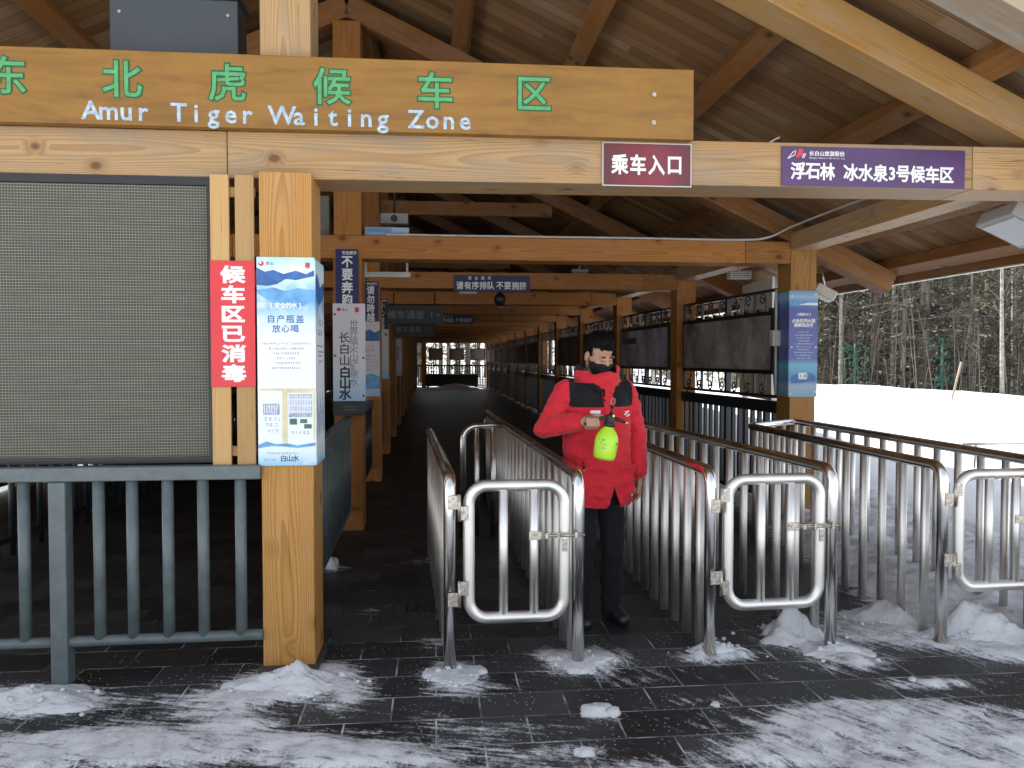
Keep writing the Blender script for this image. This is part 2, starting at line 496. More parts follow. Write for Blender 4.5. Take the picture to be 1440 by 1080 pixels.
class MB:
    def __init__(self):
        self.bm = bmesh.new()
        self.mi = 0
        self.sm = False
    def face(self, vs):
        try:
            f = self.bm.faces.new(vs)
            f.material_index = self.mi
            f.smooth = self.sm
            return f
        except ValueError:
            return None
    def box(self, lo, hi, mat=None, bevel=0.0):
        c = [Vector((x, y, z)) for x in (lo[0], hi[0]) for y in (lo[1], hi[1]) for z in (lo[2], hi[2])]
        if mat is not None:
            c = [mat @ v for v in c]
        v = [self.bm.verts.new(p) for p in c]
        fs = [self.face([v[i] for i in q]) for q in ((0, 1, 3, 2), (4, 6, 7, 5), (0, 4, 5, 1), (2, 3, 7, 6), (0, 2, 6, 4), (1, 5, 7, 3))]
        if bevel:
            es = list({e for f in fs for e in f.edges})
            bmesh.ops.bevel(self.bm, geom=es, offset=bevel, segments=2, affect='EDGES', profile=0.5)
        return self
    def tube(self, pts, r, seg=12, cap=True, closed=False):
        pts = [Vector(p) for p in pts]
        n = len(pts)
        rs = r if isinstance(r, (list, tuple)) else [r] * n
        rings = []
        a = None
        for i, p in enumerate(pts):
            if closed:
                d = (pts[(i + 1) % n] - pts[i - 1])
            else:
                d = (pts[min(i + 1, n - 1)] - pts[max(i - 1, 0)])
            d.normalize()
            if a is None:
                a, b = frame(d)
            else:
                a = (a - d * a.dot(d)).normalized()
                b = d.cross(a)
            rings.append([self.bm.verts.new(p + (a * math.cos(t) + b * math.sin(t)) * rs[i]) for t in [2 * math.pi * k / seg for k in range(seg)]])
        s0 = self.sm
        self.sm = True
        m = n if closed else n - 1
        for i in range(m):
            A, B = rings[i], rings[(i + 1) % n]
            for k in range(seg):
                self.face([A[k], A[(k + 1) % seg], B[(k + 1) % seg], B[k]])
        self.sm = False
        if cap and not closed:
            self.face(rings[0][::-1])
            self.face(rings[-1])
        self.sm = s0
        return self
    def loft(self, rings, smooth=True):
        rr = [[self.bm.verts.new(p) for p in ring] for ring in rings]
        self.sm = smooth
        n = len(rr[0])
        for A, B in zip(rr[:-1], rr[1:]):
            for k in range(n):
                self.face([A[k], A[(k + 1) % n], B[(k + 1) % n], B[k]])
        self.face(rr[0][::-1])
        self.face(rr[-1])
        return self
    def lathe(self, prof, mat=None, seg=24):
        mat = mat or Matrix()
        rings = [[mat @ Vector((r * math.cos(2 * math.pi * k / seg), r * math.sin(2 * math.pi * k / seg), z)) for k in range(seg)] for r, z in prof]
        return self.loft(rings)
    def ell(self, c, rad, mat=None, u=20, v=12):
        mm = Matrix.Translation(Vector(c)) @ (mat.to_4x4() if mat is not None else Matrix()) @ Matrix.Diagonal((*rad, 1))
        r = bmesh.ops.create_uvsphere(self.bm, u_segments=u, v_segments=v, radius=1, matrix=mm)
        fs = {f for vv in r['verts'] for f in vv.link_faces}
        for f in fs:
            f.smooth = True
            f.material_index = self.mi
        return self
    def cap(self, p0, p1, r0, r1, seg=14):
        p0, p1 = Vector(p0), Vector(p1)
        d = (p1 - p0).normalized()
        pts, rs = [], []
        for k in range(1, 6):
            t = math.pi / 2 * (1 - k / 5)
            pts.append(p0 - d * r0 * math.sin(t)); rs.append(max(r0 * math.cos(t), 1e-4))
        for k in range(0, 5):
            t = math.pi / 2 * (k / 5)
            pts.append(p1 + d * r1 * math.sin(t)); rs.append(r1 * math.cos(t))
        return self.tube(pts, rs, seg)
    def poly(self, pts):
        return self.face([self.bm.verts.new(p) for p in pts])
    def prism(self, pts2, y0, y1):
        """closed outline in x,z pushed from y0 (front) to y1"""
        a = [self.bm.verts.new((x, y0, z)) for x, z in pts2]
        b = [self.bm.verts.new((x, y1, z)) for x, z in pts2]
        n = len(a)
        self.face(a)
        self.face(b[::-1])
        for i in range(n):
            self.face([a[i], b[i], b[(i + 1) % n], a[(i + 1) % n]])
        return self
    def mesh(self, name):
        bmesh.ops.recalc_face_normals(self.bm, faces=self.bm.faces[:])
        me = bpy.data.meshes.new(name)
        self.bm.to_mesh(me)
        self.bm.free()
        return me
    def build(self, name, mats, parent=None, loc=None):
        return link(name, self.mesh(name), mats, parent, loc)

def link(name, me, mats, parent=None, loc=None):
    o = bpy.data.objects.new(name, me)
    if mats is not None:
        for m in (mats if isinstance(mats, (list, tuple)) else [mats]):
            me.materials.append(M[m] if isinstance(m, str) else m)
    COL.objects.link(o)
    o.parent = parent
    if loc is not None:
        o.location = loc
    return o

def tag(o, label=None, cat=None, group=None, kind=None):
    if label: o['label'] = label
    if cat: o['category'] = cat
    if group: o['group'] = group
    if kind: o['kind'] = kind
    return o

def thing(name, label, cat, loc=(0, 0, 0), rz=0.0, group=None):
    o = bpy.data.objects.new(name, None)
    o.empty_display_size = 0.1
    COL.objects.link(o)
    o.location = loc
    o.rotation_euler = (0, 0, rz)
    return tag(o, label, cat, group)

def copy_tree(o, kids, parent=None):
    c = o.copy()
    COL.objects.link(c)
    c.parent = parent
    for ch in kids.get(o, []):
        copy_tree(ch, kids, c)
    return c

def kids_of(root):
    d = {}
    for o in bpy.data.objects:
        if o.parent:
            d.setdefault(o.parent, []).append(o)
    return d

def fillet(pts, r, n=6):
    pts = [Vector(p) for p in pts]
    out = [pts[0]]
    for i in range(1, len(pts) - 1):
        p = pts[i]
        a = (pts[i - 1] - p); b = (pts[i + 1] - p)
        rr = min(r, a.length * 0.49, b.length * 0.49)
        a.normalize(); b.normalize()
        ang = a.angle(b)
        d = rr
        rad = d * math.tan(ang / 2)
        c = p + (a + b).normalized() * (d / math.cos(ang / 2))
        s, e = p + a * d - c, p + b * d - c
        for k in range(n + 1):
            t = k / n
            out.append(c + s.slerp(e, t).normalized() * rad if rad > 1e-5 else p)
    out.append(pts[-1])
    return out

def timber(name, p0, p1, w, h, mat, parent, bev=0.006, up=None, base=(0, 0, 0)):
    """box timber along local X so that the grain follows it; w across, h upright"""
    p0, p1 = Vector(p0) - Vector(base), Vector(p1) - Vector(base)
    d = p1 - p0
    L = d.length
    x = d.normalized()
    upv = Vector(up) if up else (Vector((0, 0, 1)) if abs(x.z) < 0.97 else Vector((0, 1, 0)))
    y = upv.cross(x).normalized()
    z = x.cross(y)
    b = MB()
    b.box((-L / 2, -w / 2, -h / 2), (L / 2, w / 2, h / 2), bevel=bev)
    o = b.build(name, mat, parent)
    mm = Matrix((x, y, z)).transposed().to_4x4()
    mm.translation = (p0 + p1) / 2
    o.matrix_local = mm
    return o

# ------------------------------------------------------------------ lettering
_G = {}
def glyph(ch, w):
    k = (ch, w)
    if k not in _G:
        c = bpy.data.curves.new('glyph', 'FONT')
        c.body = ch
        c.size = 1.0
        c.resolution_u = 2
        c.bevel_depth = w
        c.bevel_resolution = 0
        c.extrude = 0.004
        o = bpy.data.objects.new('glyph', c)
        COL.objects.link(o)
        dg = bpy.context.evaluated_depsgraph_get()
        me = bpy.data.meshes.new_from_object(o.evaluated_get(dg))
        vs = np.array([v.co[:] for v in me.vertices]) if len(me.vertices) else np.zeros((0, 3))
        fs = [tuple(p.vertices) for p in me.polygons]
        bpy.data.objects.remove(o)
        bpy.data.curves.remove(c)
        bpy.data.meshes.remove(me)
        if len(vs):
            # centre on the glyph; CJK on its em box
            cx = (vs[:, 0].min() + vs[:, 0].max()) / 2
            if ord(ch) > 0x2000:
                cz = (vs[:, 1].min() + vs[:, 1].max()) / 2
            else:
                cz = 0.35
            vs = vs - np.array([cx, cz, 0])
        _G[k] = (vs, fs)
    return _G[k]

def lettering(name, items, mat, parent, y=-0.002, w=0.018, base=(0, 0, 0), mat4=None, sx=1.0, thick=1.0):
    """items: (char, x, z, size). Faces -Y in the parent's space."""
    V, F = [], []
    n = 0
    for it in items:
        ch, x, z, s = it[:4]
        if ch == ' ':
            continue
        ww = it[4] if len(it) > 4 else w
        vs, fs = glyph(ch, ww)
        if not len(vs):
            continue
        p = np.zeros_like(vs)
        p[:, 0] = x + vs[:, 0] * s * sx
        p[:, 1] = y - vs[:, 2] * s * 0.35 * thick
        p[:, 2] = z + vs[:, 1] * s
        V.append(p)
        F += [tuple(i + n for i in f) for f in fs]
        n += len(vs)
    V = np.concatenate(V) - np.array(base)
    me = bpy.data.meshes.new(name)
    me.from_pydata([tuple(v) for v in V], [], F)
    if mat4 is not None:
        me.transform(mat4)
    return link(name, me, mat, parent)

def row(text, cx, z, size, pitch):
    n = len(text)
    return [(c, cx + (i - (n - 1) / 2) * pitch, z, size) for i, c in enumerate(text)]
def column(text, x, ztop, size, pitch):
    return [(c, x, ztop - i * pitch, size) for i, c in enumerate(text)]

def scribble(name, lines, mat, parent, y, seed=1, base=(0, 0, 0), mat4=None):
    """unreadably small print: rows of short strokes. lines: (cx, z, width, height)"""
    rd = random.Random(seed)
    b = MB()
    for cx, z, wd, h in lines:
        x = cx - wd / 2
        while x < cx + wd / 2:
            cw = h * rd.uniform(0.7, 1.0)
            for k in range(3):
                if rd.random() < 0.75:
                    zz = z + (k - 1) * h * 0.33
                    b.box((x - base[0], y - 0.0008 - base[1], zz - h * 0.07 - base[2]), (x + cw * rd.uniform(0.5, 0.9) - base[0], y - base[1], zz + h * 0.07 - base[2]))
            if rd.random() < 0.8:
                xx = x + cw * rd.uniform(0.2, 0.6)
                b.box((xx - base[0], y - 0.0012 - base[1], z - h * 0.45 - base[2]), (xx + h * 0.13 - base[0], y - 0.0002 - base[1], z + h * 0.45 - base[2]))
            x += cw * 1.25
    me = b.mesh(name)
    if mat4 is not None:
        me.transform(mat4)
    return link(name, me, mat, parent)

# ------------------------------------------------------------------ ground
def sm(v, a, b):
    t = np.clip((v - a) / (b - a), 0, 1)
    return t * t * (3 - 2 * t)
_lat = RNG.random((256, 256))
def vnoise(x, y):
    xi, yi = np.floor(x).astype(int), np.floor(y).astype(int)
    fx, fy = x - xi, y - yi
    fx, fy = fx * fx * (3 - 2 * fx), fy * fy * (3 - 2 * fy)
    g = lambda i, j: _lat[i % 256, j % 256]
    return (g(xi, yi) * (1 - fx) + g(xi + 1, yi) * fx) * (1 - fy) + (g(xi, yi + 1) * (1 - fx) + g(xi + 1, yi + 1) * fx) * fy
def fbm(x, y, o=4):
    s = 0
    a = 0.5
    for k in range(o):
        s = s + a * vnoise(x * 2 ** k + 17 * k, y * 2 ** k + 31 * k)
        a *= 0.5
    return s
def grid_mesh(name, xs, ys, zf, mat, smooth=True, attr=None, skip=None):
    X, Y = np.meshgrid(xs, ys)
    Z = zf(X, Y)
    V = np.stack([X, Y, Z], -1).reshape(-1, 3)
    nx, ny = len(xs), len(ys)
    i = np.arange(nx * ny).reshape(ny, nx)
    F = np.stack([i[:-1, :-1], i[:-1, 1:], i[1:, 1:], i[1:, :-1]], -1).reshape(-1, 4)
    if skip is not None:
        cx = X[:-1, :-1] + np.diff(X, axis=1)[:-1] / 2
        cy = Y[:-1, :-1] + np.diff(Y, axis=0)[:, :-1] / 2
        F = F[~skip(cx, cy).reshape(-1)]
    me = bpy.data.meshes.new(name)
    me.from_pydata(V.tolist(), [], F.tolist())
    me.polygons.foreach_set('use_smooth', [smooth] * len(me.polygons))
    if attr is not None:
        a = me.attributes.new('snow', 'FLOAT', 'POINT')
        a.data.foreach_set('value', attr(X, Y).reshape(-1).astype(np.float32))
    o = link(name, me, mat)
    o['kind'] = 'structure'
    return o

BLOBS = [(-1.81, 3.84, 0.25, 0.14, 0.9), (-2.04, 3.91, 0.25, 0.12, 0.8), (-0.76, 3.95, 0.22, 0.14, 1.2), (-0.62, 4.07, 0.15, 0.12, 1), (-0.87, 3.8, 0.2, 0.1, 0.7), (-0.41, 3.75, 0.12, 0.16, 0.6), (-0.99, 3.62, 0.3, 0.08, 0.5), (-1.26, 3.8, 0.2, 0.06, 0.4), (-1.58, 3.33, 0.5, 0.12, 1.1), (-1.04, 3.31, 0.3, 0.1, 0.7), (-0.63, 3.36, 0.25, 0.07, 0.6), (-0.84, 3.51, 0.15, 0.05, 0.5), (-0.15, 3.16, 0.3, 0.07, 0.7), (0.08, 3.29, 0.3, 0.05, 0.35), (0.36, 3.39, 0.25, 0.05, 0.45), (0.51, 3.15, 0.25, 0.05, 0.4), (-1.48, 3.5, 0.3, 0.05, 0.5), (-0.38, 3.21, 0.2, 0.1, 0.6), (0.07, 4.05, 0.14, 0.13, 0.95), (-0.01, 4.47, 0.1, 0.12, 0.6), (0.14, 3.82, 0.16, 0.1, 0.6), (0.04, 3.49, 0.12, 0.06, 0.4), (0.74, 4.08, 0.2, 0.12, 0.9), (0.89, 4.22, 0.14, 0.15, 0.5), (0.6, 4.25, 0.1, 0.08, 0.5), (1.44, 4.11, 0.15, 0.08, 0.9), (1.64, 4.15, 0.1, 0.08, 0.6), (2.14, 4.44, 0.16, 0.2, 0.9), (2.16, 4.15, 0.2, 0.13, 0.9), (2.21, 3.94, 0.15, 0.08, 0.6), (2.41, 4.54, 0.1, 0.2, 0.5), (1.4, 3.07, 0.25, 0.12, 0.9), (1.75, 3.29, 0.3, 0.14, 0.95), (2.08, 3.4, 0.3, 0.1, 0.8), (2.22, 3.25, 0.3, 0.1, 0.95), (2.36, 3.04, 0.3, 0.15, 1.2), (1.97, 3.02, 0.35, 0.1, 1.1), (2.52, 3.64, 0.2, 0.05, 0.5), (2.37, 3.69, 0.2, 0.06, 0.5), (2.71, 4.51, 0.2, 0.25, 0.9), (2.97, 4.36, 0.25, 0.15, 1.1), (3.18, 4.11, 0.3, 0.16, 1.3), (3.35, 4.58, 0.3, 0.3, 1.2), (3.48, 5.35, 0.3, 0.4, 1.2), (3.17, 5.77, 0.2, 0.5, 0.7), (4.68, 6.07, 0.5, 0.6, 1.4), (-0.77, 6.15, 0.08, 0.1, 0.7), (-0.37, 5.08, 0.25, 0.1, 0.35), (-0.13, 6.3, 0.25, 0.15, 0.4), (0.38, 6.26, 0.3, 0.1, 0.35), (-0.46, 5.56, 0.1, 0.1, 0.3), (0.73, 3.46, 0.07, 0.05, 0.4), (1.23, 3.6, 0.2, 0.06, 0.35), (1.8, 4.35, 0.06, 0.2, 0.3), (1.0, 3.83, 0.15, 0.06, 0.25), (1.28, 4.4, 0.06, 0.06, 0.3)]
def snow_amount(X, Y):
    s = np.zeros_like(X)
    wx = X + 0.10 * (fbm(X * 3, Y * 3) - 0.5)
    wy = Y + 0.10 * (fbm(X * 3 + 9, Y * 3 + 5) - 0.5)
    for bx, by, rx, ry, a in BLOBS:
        s += (a * 0.82 + 0.05) * np.exp(-(((wx - bx) / (rx * 1.25)) ** 2 + ((wy - by) / (ry * 1.3)) ** 2))
    s = np.minimum(s, 0.80 - (0.07 + 0.09 * sm(X, 0.8, 1.3)) * sm(Y, 3.75, 3.5))
    s = np.maximum(s, 1.1 * sm(Y, 2.75, 2.45))
    s = np.maximum(s, 0.78 * sm(Y + 0.5 * (fbm(X * 2, Y * 2) - 0.5), 3.22, 2.8))       # unswept snow towards the viewer
    s = np.maximum(s, 1.2 * sm(wx - 0.10 * (Y - 4), 2.45, 3.0) * sm(wy, 4.05, 4.6))       # unswept snow in the lane on the right
    s = np.maximum(s, 1.2 * sm(wx, 3.3, 3.7) * sm(Y, 3.95, 4.3))
    # thin broom streaks left between
    s = s + (0.10 + 0.34 * (fbm(X * 2.3 + 3, Y * 4.1 + 8) - 0.42)) * sm(Y, 4.9, 3.5)
    return s
PRINTS = [(-1.75, 3.05, .3), (-1.45, 3.16, .35), (-1.05, 3.0, .2), (-0.72, 3.12, .1), (1.62, 3.06, -.5), (1.95, 3.20, -.45), (2.22, 3.05, -.6), (2.45, 3.22, -.5), (3.05, 4.55, .2), (2.95, 4.95, .1), (0.1, 2.9, .8)]
def prints(X, Y):
    d = np.zeros_like(X)
    for px_, py_, a in PRINTS:
        u = (X - px_) * math.cos(a) + (Y - py_) * math.sin(a)
        v = -(X - px_) * math.sin(a) + (Y - py_) * math.cos(a)
        q = (u / 0.055) ** 2 + (v / 0.14) ** 2
        d += sm(q, 1.25, 0.8) - 0.45 * np.exp(-((q - 1.6) / 0.5) ** 2)
    return d
def pave_z(X, Y):
    s = snow_amount(X, Y)
    n = fbm(X * 9, Y * 9, 4)
    k = np.clip((s - 0.55) / 0.2, 0, 1)
    return 0.006 + np.clip(s - 0.60, 0, 0.6) * (0.03 + 0.10 * (n - 0.4)) + k * (0.012 * (n - 0.45) - 0.010 * prints(X, Y) + 0.008) + 0.09 * sm(X, 2.7, 3.6) * sm(Y, 4.2, 5.4)
fx = np.arange(-3.4, 4.91, 0.025)
fy = np.arange(1.4, 8.6, 0.025)
grid_mesh('pavement', fx, fy, pave_z, 'pave', attr=snow_amount)
grid_mesh('corridor_floor', np.arange(-7.0, 4.4, 0.5), np.arange(8.55, 47, 0.5), lambda X, Y: 0.0 * X, 'pave', attr=lambda X, Y: 0.0 * X)
grid_mesh('side_floor', np.arange(-7.0, -3.3, 0.2), np.arange(1.4, 8.8, 0.2), lambda X, Y: 0.0 * X - 0.004, 'pave', attr=lambda X, Y: 1.1 * sm(Y, 3.9, 3.5) + 0.8 * sm(X, -5.0, -6.5))

def terrain(X, Y):
    bank = 1.02 * sm(X, 4.9, 8.6) * sm(Y, 5.5, 15.5) * (1 - 0.062 * np.clip(X - 8, 0, 8)) * (1 + 0.25 * (fbm(X * 0.45 + 3, Y * 0.45) - 0.47))
    bank = bank * (1 - 0.62 * sm(Y + 0.25 * X, 19.5, 27))
    z = 0.10 * sm(X, 4.6, 5.6) + bank + 0.22 * sm(np.hypot(X, Y - 25), 30, 60)
    z = z + 0.16 * (fbm(X * 0.6, Y * 0.6) - 0.45) * sm(X, 4.8, 6.5)
    z = z + 0.25 * (fbm(X * 0.15, Y * 0.15) - 0.45) * sm(np.hypot(X, Y - 15), 22, 35)
    inside = (X > -7.1) & (X < 4.86) & (Y > 1.2) & (Y < 47.0)
    return np.where(inside, -0.06, z)
tx = np.unique(np.concatenate([np.arange(-160, -16, 8), np.arange(-16, 4.8, 1.0), np.arange(4.8, 20, 0.25), np.arange(20, 50, 1.5), np.arange(50, 201, 10), [4.87]]))
ty = np.unique(np.concatenate([np.arange(-60, 1.0, 3), [1.1], np.arange(2, 28, 0.4), np.arange(28, 46, 1.0), [46.9, 47.1], np.arange(48, 70, 1.0), np.arange(70, 241, 10)]))
grid_mesh('snow_ground', tx, ty, terrain, 'snow')

# ------------------------------------------------------------------ the waiting shelter
SLOPE = 0.47
def zr(x):            # top of the rafters
    return 3.05 + SLOPE * (3.27 - x) if x > -0.8 else 3.05 + SLOPE * (3.27 + 0.8 * 2 + x)
ZRIDGE = zr(-0.8)
EAVE = 4.65
YK = [7.5 + 3.03 * k for k in range(13)]
XR = [3.447, 3.25, 3.12, 3.04, 2.99, 2.95, 2.92, 2.89, 2.87, 2.85, 2.83, 2.82, 2.81]
XL = [-0.93, -0.97, -1.03, -1.07, -1.10, -1.13, -1.15, -1.17, -1.19, -1.21, -1.22, -1.23, -1.24]

sh = thing('waiting_shelter', 'long timber waiting shelter with honey coloured posts and a boarded gable roof', 'shelter', (0, 4.0, 0))
SB = (0, 4.0, 0)
def tm(name, p0, p1, w, h, mat, **k):
    return timber(name, p0, p1, w, h, mat, sh, base=SB, **k)

# facade
tm('post', (-0.738, 4.235, 0.0), (-0.738, 4.235, 2.53), 0.31, 0.256, 'post', up=(1, 0, 0))
tm('post', (-0.748, 4.31, 2.755), (-0.748, 4.31, 4.9), 0.28, 0.25, 'lintel', up=(1, 0, 0))
tm('post', (3.60, 4.235, 0.0), (3.60, 4.235, 2.53), 0.31, 0.256, 'post', up=(1, 0, 0))
tm('post', (-5.2, 4.235, 0.0), (-5.2, 4.235, 2.53), 0.31, 0.256, 'post', up=(1, 0, 0))
tm('lintel', (-6.3, 4.30, 2.615), (-1.035, 4.30, 2.624), 0.30, 0.235, 'lintel')
tm('lintel', (-1.032, 4.30, 2.625), (2.935, 4.30, 2.648), 0.30, 0.235, 'lintel')
tm('lintel', (2.938, 4.30, 2.648), (4.25, 4.30, 2.655), 0.30, 0.235, 'lintel')
# a post foot: steel shoe
b = MB(); b.box((-0.885, 0.055, 0.0), (-0.592, 0.40, 0.055)); b.build('post_shoe', plain('rusty_steel', (0.06, 0.045, 0.035), 0.7), sh)

def rafter_pair(y0, y1, matname, xe=4.52, h=0.20, bev=0.008):
    ym = (y0 + y1) / 2
    hv = h * math.sqrt(1 + SLOPE ** 2)
    for s in (1, -1):
        xa, xb = -0.8 + s * 0.004, (-0.8 + s * (xe + 0.8))
        tm('rafter', (xa, ym, zr(xa) - hv / 2), (xb, ym, zr(xb) - hv / 2), y1 - y0, h, matname, bev=bev)
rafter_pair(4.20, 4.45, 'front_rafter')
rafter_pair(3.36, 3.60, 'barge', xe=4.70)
for k, y in enumerate(YK):
    x0, x1 = XL[k], XR[k]
    ym = y + 0.15
    if k == 0:
        xpL = x0 + 0.13
    tm('post', (x1 + 0.13, ym, 0), (x1 + 0.13, ym, 2.70), 0.30, 0.26, 'beam' if k else 'post', up=(1, 0, 0))
    tm('post', (x0 + 0.13, ym, 0), (x0 + 0.13, ym, 2.528), 0.30, 0.26, 'beam', up=(1, 0, 0))
    tm('post', (-5.2, ym, 0), (-5.2, ym, 2.70), 0.30, 0.26, 'beam', up=(1, 0, 0))
    tm('king_post', (x0 + 0.13, ym, 2.742), (x0 + 0.13, ym, zr(x0) - 0.20), 0.26, 0.25, 'beam', up=(1, 0, 0))
    # cross beam, with a scarf joint on the right
    tm('cross_beam', (x0 - 0.9, ym, 2.635), (x1 - 0.46, ym, 2.635), 0.296, 0.212, 'beam')
    tm('cross_beam', (x1 - 0.457, ym, 2.635), (x1 - 0.002, ym, 2.635), 0.296, 0.212, 'beam')
    tm('cross_beam', (-5.06, ym, 2.635), (x0 - 0.903, ym, 2.635), 0.296, 0.212, 'beam')
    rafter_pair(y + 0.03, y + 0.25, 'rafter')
    xt = 3.27 - (3.60 - 3.05 + 0.09) / SLOPE
    tm('collar_tie', (x0 + 0.26, ym, 3.59), (xt - 0.35, ym, 3.59), 0.10, 0.18, 'rafter')
# eaves plates along both outer post rows
YY = [4.46] + [y + 0.02 for y in YK] + [YK[-1] + 0.6]
for k in range(len(YK)):
    xa = XR[max(k - 1, 0)] if k else 3.46
    xa += 0.13
    xb = XR[k] + 0.13
    tm('eaves_plate', (xa + 0.0, YY[k], 2.745), (xb, YY[k + 1] - 0.004, 2.745), 0.24, 0.17, 'lintel' if k < 3 else 'rafter')
tm('eaves_plate', (-5.2, 4.46, 2.79), (-5.2, 44, 2.79), 0.24, 0.17, 'rafter')
# purlins on the rafters, then boards
NY0, NY1 = 3.30, 46.2
for s in (1, -1):
    for i, dx in enumerate((0.12, 1.05, 1.98, 2.91, 3.84, 4.77, 5.35)):
        x = -0.8 + s * dx
        tm('purlin', (x, NY0 + 0.02, zr(x) + 0.065), (x, NY1 - 0.05, zr(x) + 0.065), 0.15, 0.125, 'rafter', up=(s * SLOPE, 0, 1))
    L = 5.50
    nrm = Vector((s * SLOPE, 0, 1)).normalized()
    xa, xb = -0.8, -0.8 + s * L
    b = MB()
    LL = L * math.sqrt(1 + SLOPE ** 2)
    b.box((-LL / 2, -(NY1 - NY0) / 2, 0), (LL / 2, (NY1 - NY0) / 2, 0.03))
    o = b.build('roof_boards', 'deck', sh)
    xd = Vector((xb - xa, 0, zr(xb) - zr(xa))).normalized() * (1 if s > 0 else -1)
    zd = nrm
    yd = zd.cross(xd)
    mm = Matrix((xd, yd, zd)).transposed().to_4x4()
    mm.translation = Vector(((xa + xb) / 2, (NY0 + NY1) / 2, (zr(xa) + zr(xb)) / 2)) + nrm * 0.128 - Vector(SB)
    o.matrix_local = mm
    # roof covering above the boards
    b = MB()
    b.box((-LL / 2 - 0.03, -(NY1 - NY0) / 2 - 0.05, 0.032), (LL / 2 + 0.03, (NY1 - NY0) / 2 + 0.05, 0.10))
    o = b.build('roof_covering', 'grey_paint', sh)
    o.matrix_local = mm
    # fascia with a pale metal drip edge
    xf = -0.8 + s * (EAVE + 0.8 + 0.02)
    zf = zr(EAVE) + 0.10
    tm('fascia', (xf, NY0, zf - 0.055), (xf, NY1, zf - 0.055), 0.03, 0.16, 'rafter')
    b = MB()
    b.box((xf - 0.018 * 1, NY0 - 4.0, zf - 0.147), (xf + 0.03, NY1 - 4.0, zf - 0.136))
    b.build('drip_edge', 'white_plastic', sh)
tm('ridge_beam', (-0.8, NY0 + .03, ZRIDGE + 0.05), (-0.8, NY1 - .06, ZRIDGE + 0.05), 0.12, 0.20, 'rafter')
b = MB(); b.box((-0.98, NY0 - 4.06, ZRIDGE + 0.16), (-0.62, NY1 - 3.94, ZRIDGE + 0.30)); b.build('ridge_cap', 'grey_paint', sh)
# closed boarded wall on the far left, and the far left part of the end
for k in range(len(YK)):
    ya = YK[k] + 0.31 if k else 7.82
    yb = YK[k + 1] - 0.01 if k < len(YK) - 1 else 46.0
    b = MB(); b.box((-5.27, ya - 4, 0.06), (-5.21, yb - 4, 2.70))
    b.build('wall_panel', 'dark_wood', sh)
b = MB(); b.box((-5.2, 41.9, 0.0), (-1.3, 42.0, 2.5)); b.build('wall_panel', 'dark_wood', sh)

# ------------------------------------------------------------------ front: sign board and signs on the lintel
sb = thing('sign_board', 'varnished orange board with green carved characters and pale blue letters above the lintel', 'sign board', (-0.70, 4.08, 2.74))
SBO = (-0.70, 4.08, 2.74)
timber('board', (-2.75, 4.115, 2.919), (1.343, 4.115, 2.922), 0.06, 0.36, 'varnish', sb, bev=0.004, base=SBO)
GC = [('东', -2.037), ('北', -1.508), ('虎', -1.012), ('候', -0.505), ('车', 0.005), ('区', 0.508)]
for i, (c, x) in enumerate(GC):
    e = lettering('carved_edge', [(c, x, 2.962 - 0.002 * i, 0.19, 0.048)], 'letter_edge', sb, y=4.0838, base=SBO, thick=0.25)
    lettering('carved_character', [(c, x, 2.962 - 0.002 * i, 0.19, 0.012)], 'letter_green', sb, y=4.0812, base=SBO, thick=0.5)
txt = 'Amur Tiger Waiting Zone'
pit = (0.155 + 1.656) / (len(txt) - 1)
lettering('english_lettering', [(c, -1.656 + i * pit, 2.808, 0.128, 0.017) for i, c in enumerate(txt)], 'letter_blue', sb, y=4.084, base=SBO)
b = MB()
for z in (0.226, 0.083):
    b.tube([(1.83, -0.002, z), (1.83, 0.01, z)], 0.012, 10)
b.build('bolt', 'fitting', sb)

def plate(name, label, cat, x0, x1, z0, z1, y, mat, th=0.008, group=None, bevel=0.0015):
    """flat sign board facing -Y: the board mesh is the thing itself; origin at its lower middle"""
    cx = (x0 + x1) / 2
    b = MB()
    b.box((x0 - cx, 0, 0), (x1 - cx, th, z1 - z0), bevel=bevel)
    o = b.build(name, mat, None, (cx, y, z0))
    tag(o, label, cat, group)
    return o, (cx, y, z0)

o, bb = plate('entrance_sign', 'dark red sign with four white characters on the lintel', 'sign', 0.878, 1.345, 2.512, 2.728, 4.139, 'crimson')
lettering('lettering', [(c, 0.965 + i * 0.098, 2.620, 0.108) for i, c in enumerate('乘车入口')], 'letter_white', o, y=4.139 - 0.001, w=0.030, base=bb, sx=0.83)
b = MB()
for (xa, xb, za, zb) in ((0.878, 1.345, 2.728, 2.733), (0.878, 1.345, 2.507, 2.512), (0.873, 0.878, 2.507, 2.733), (1.345, 1.350, 2.507, 2.733)):
    b.box((xa - bb[0], -0.002, za - bb[2]), (xb - bb[0], 0.008, zb - bb[2]))
b.build('edging', 'white_plastic', o)

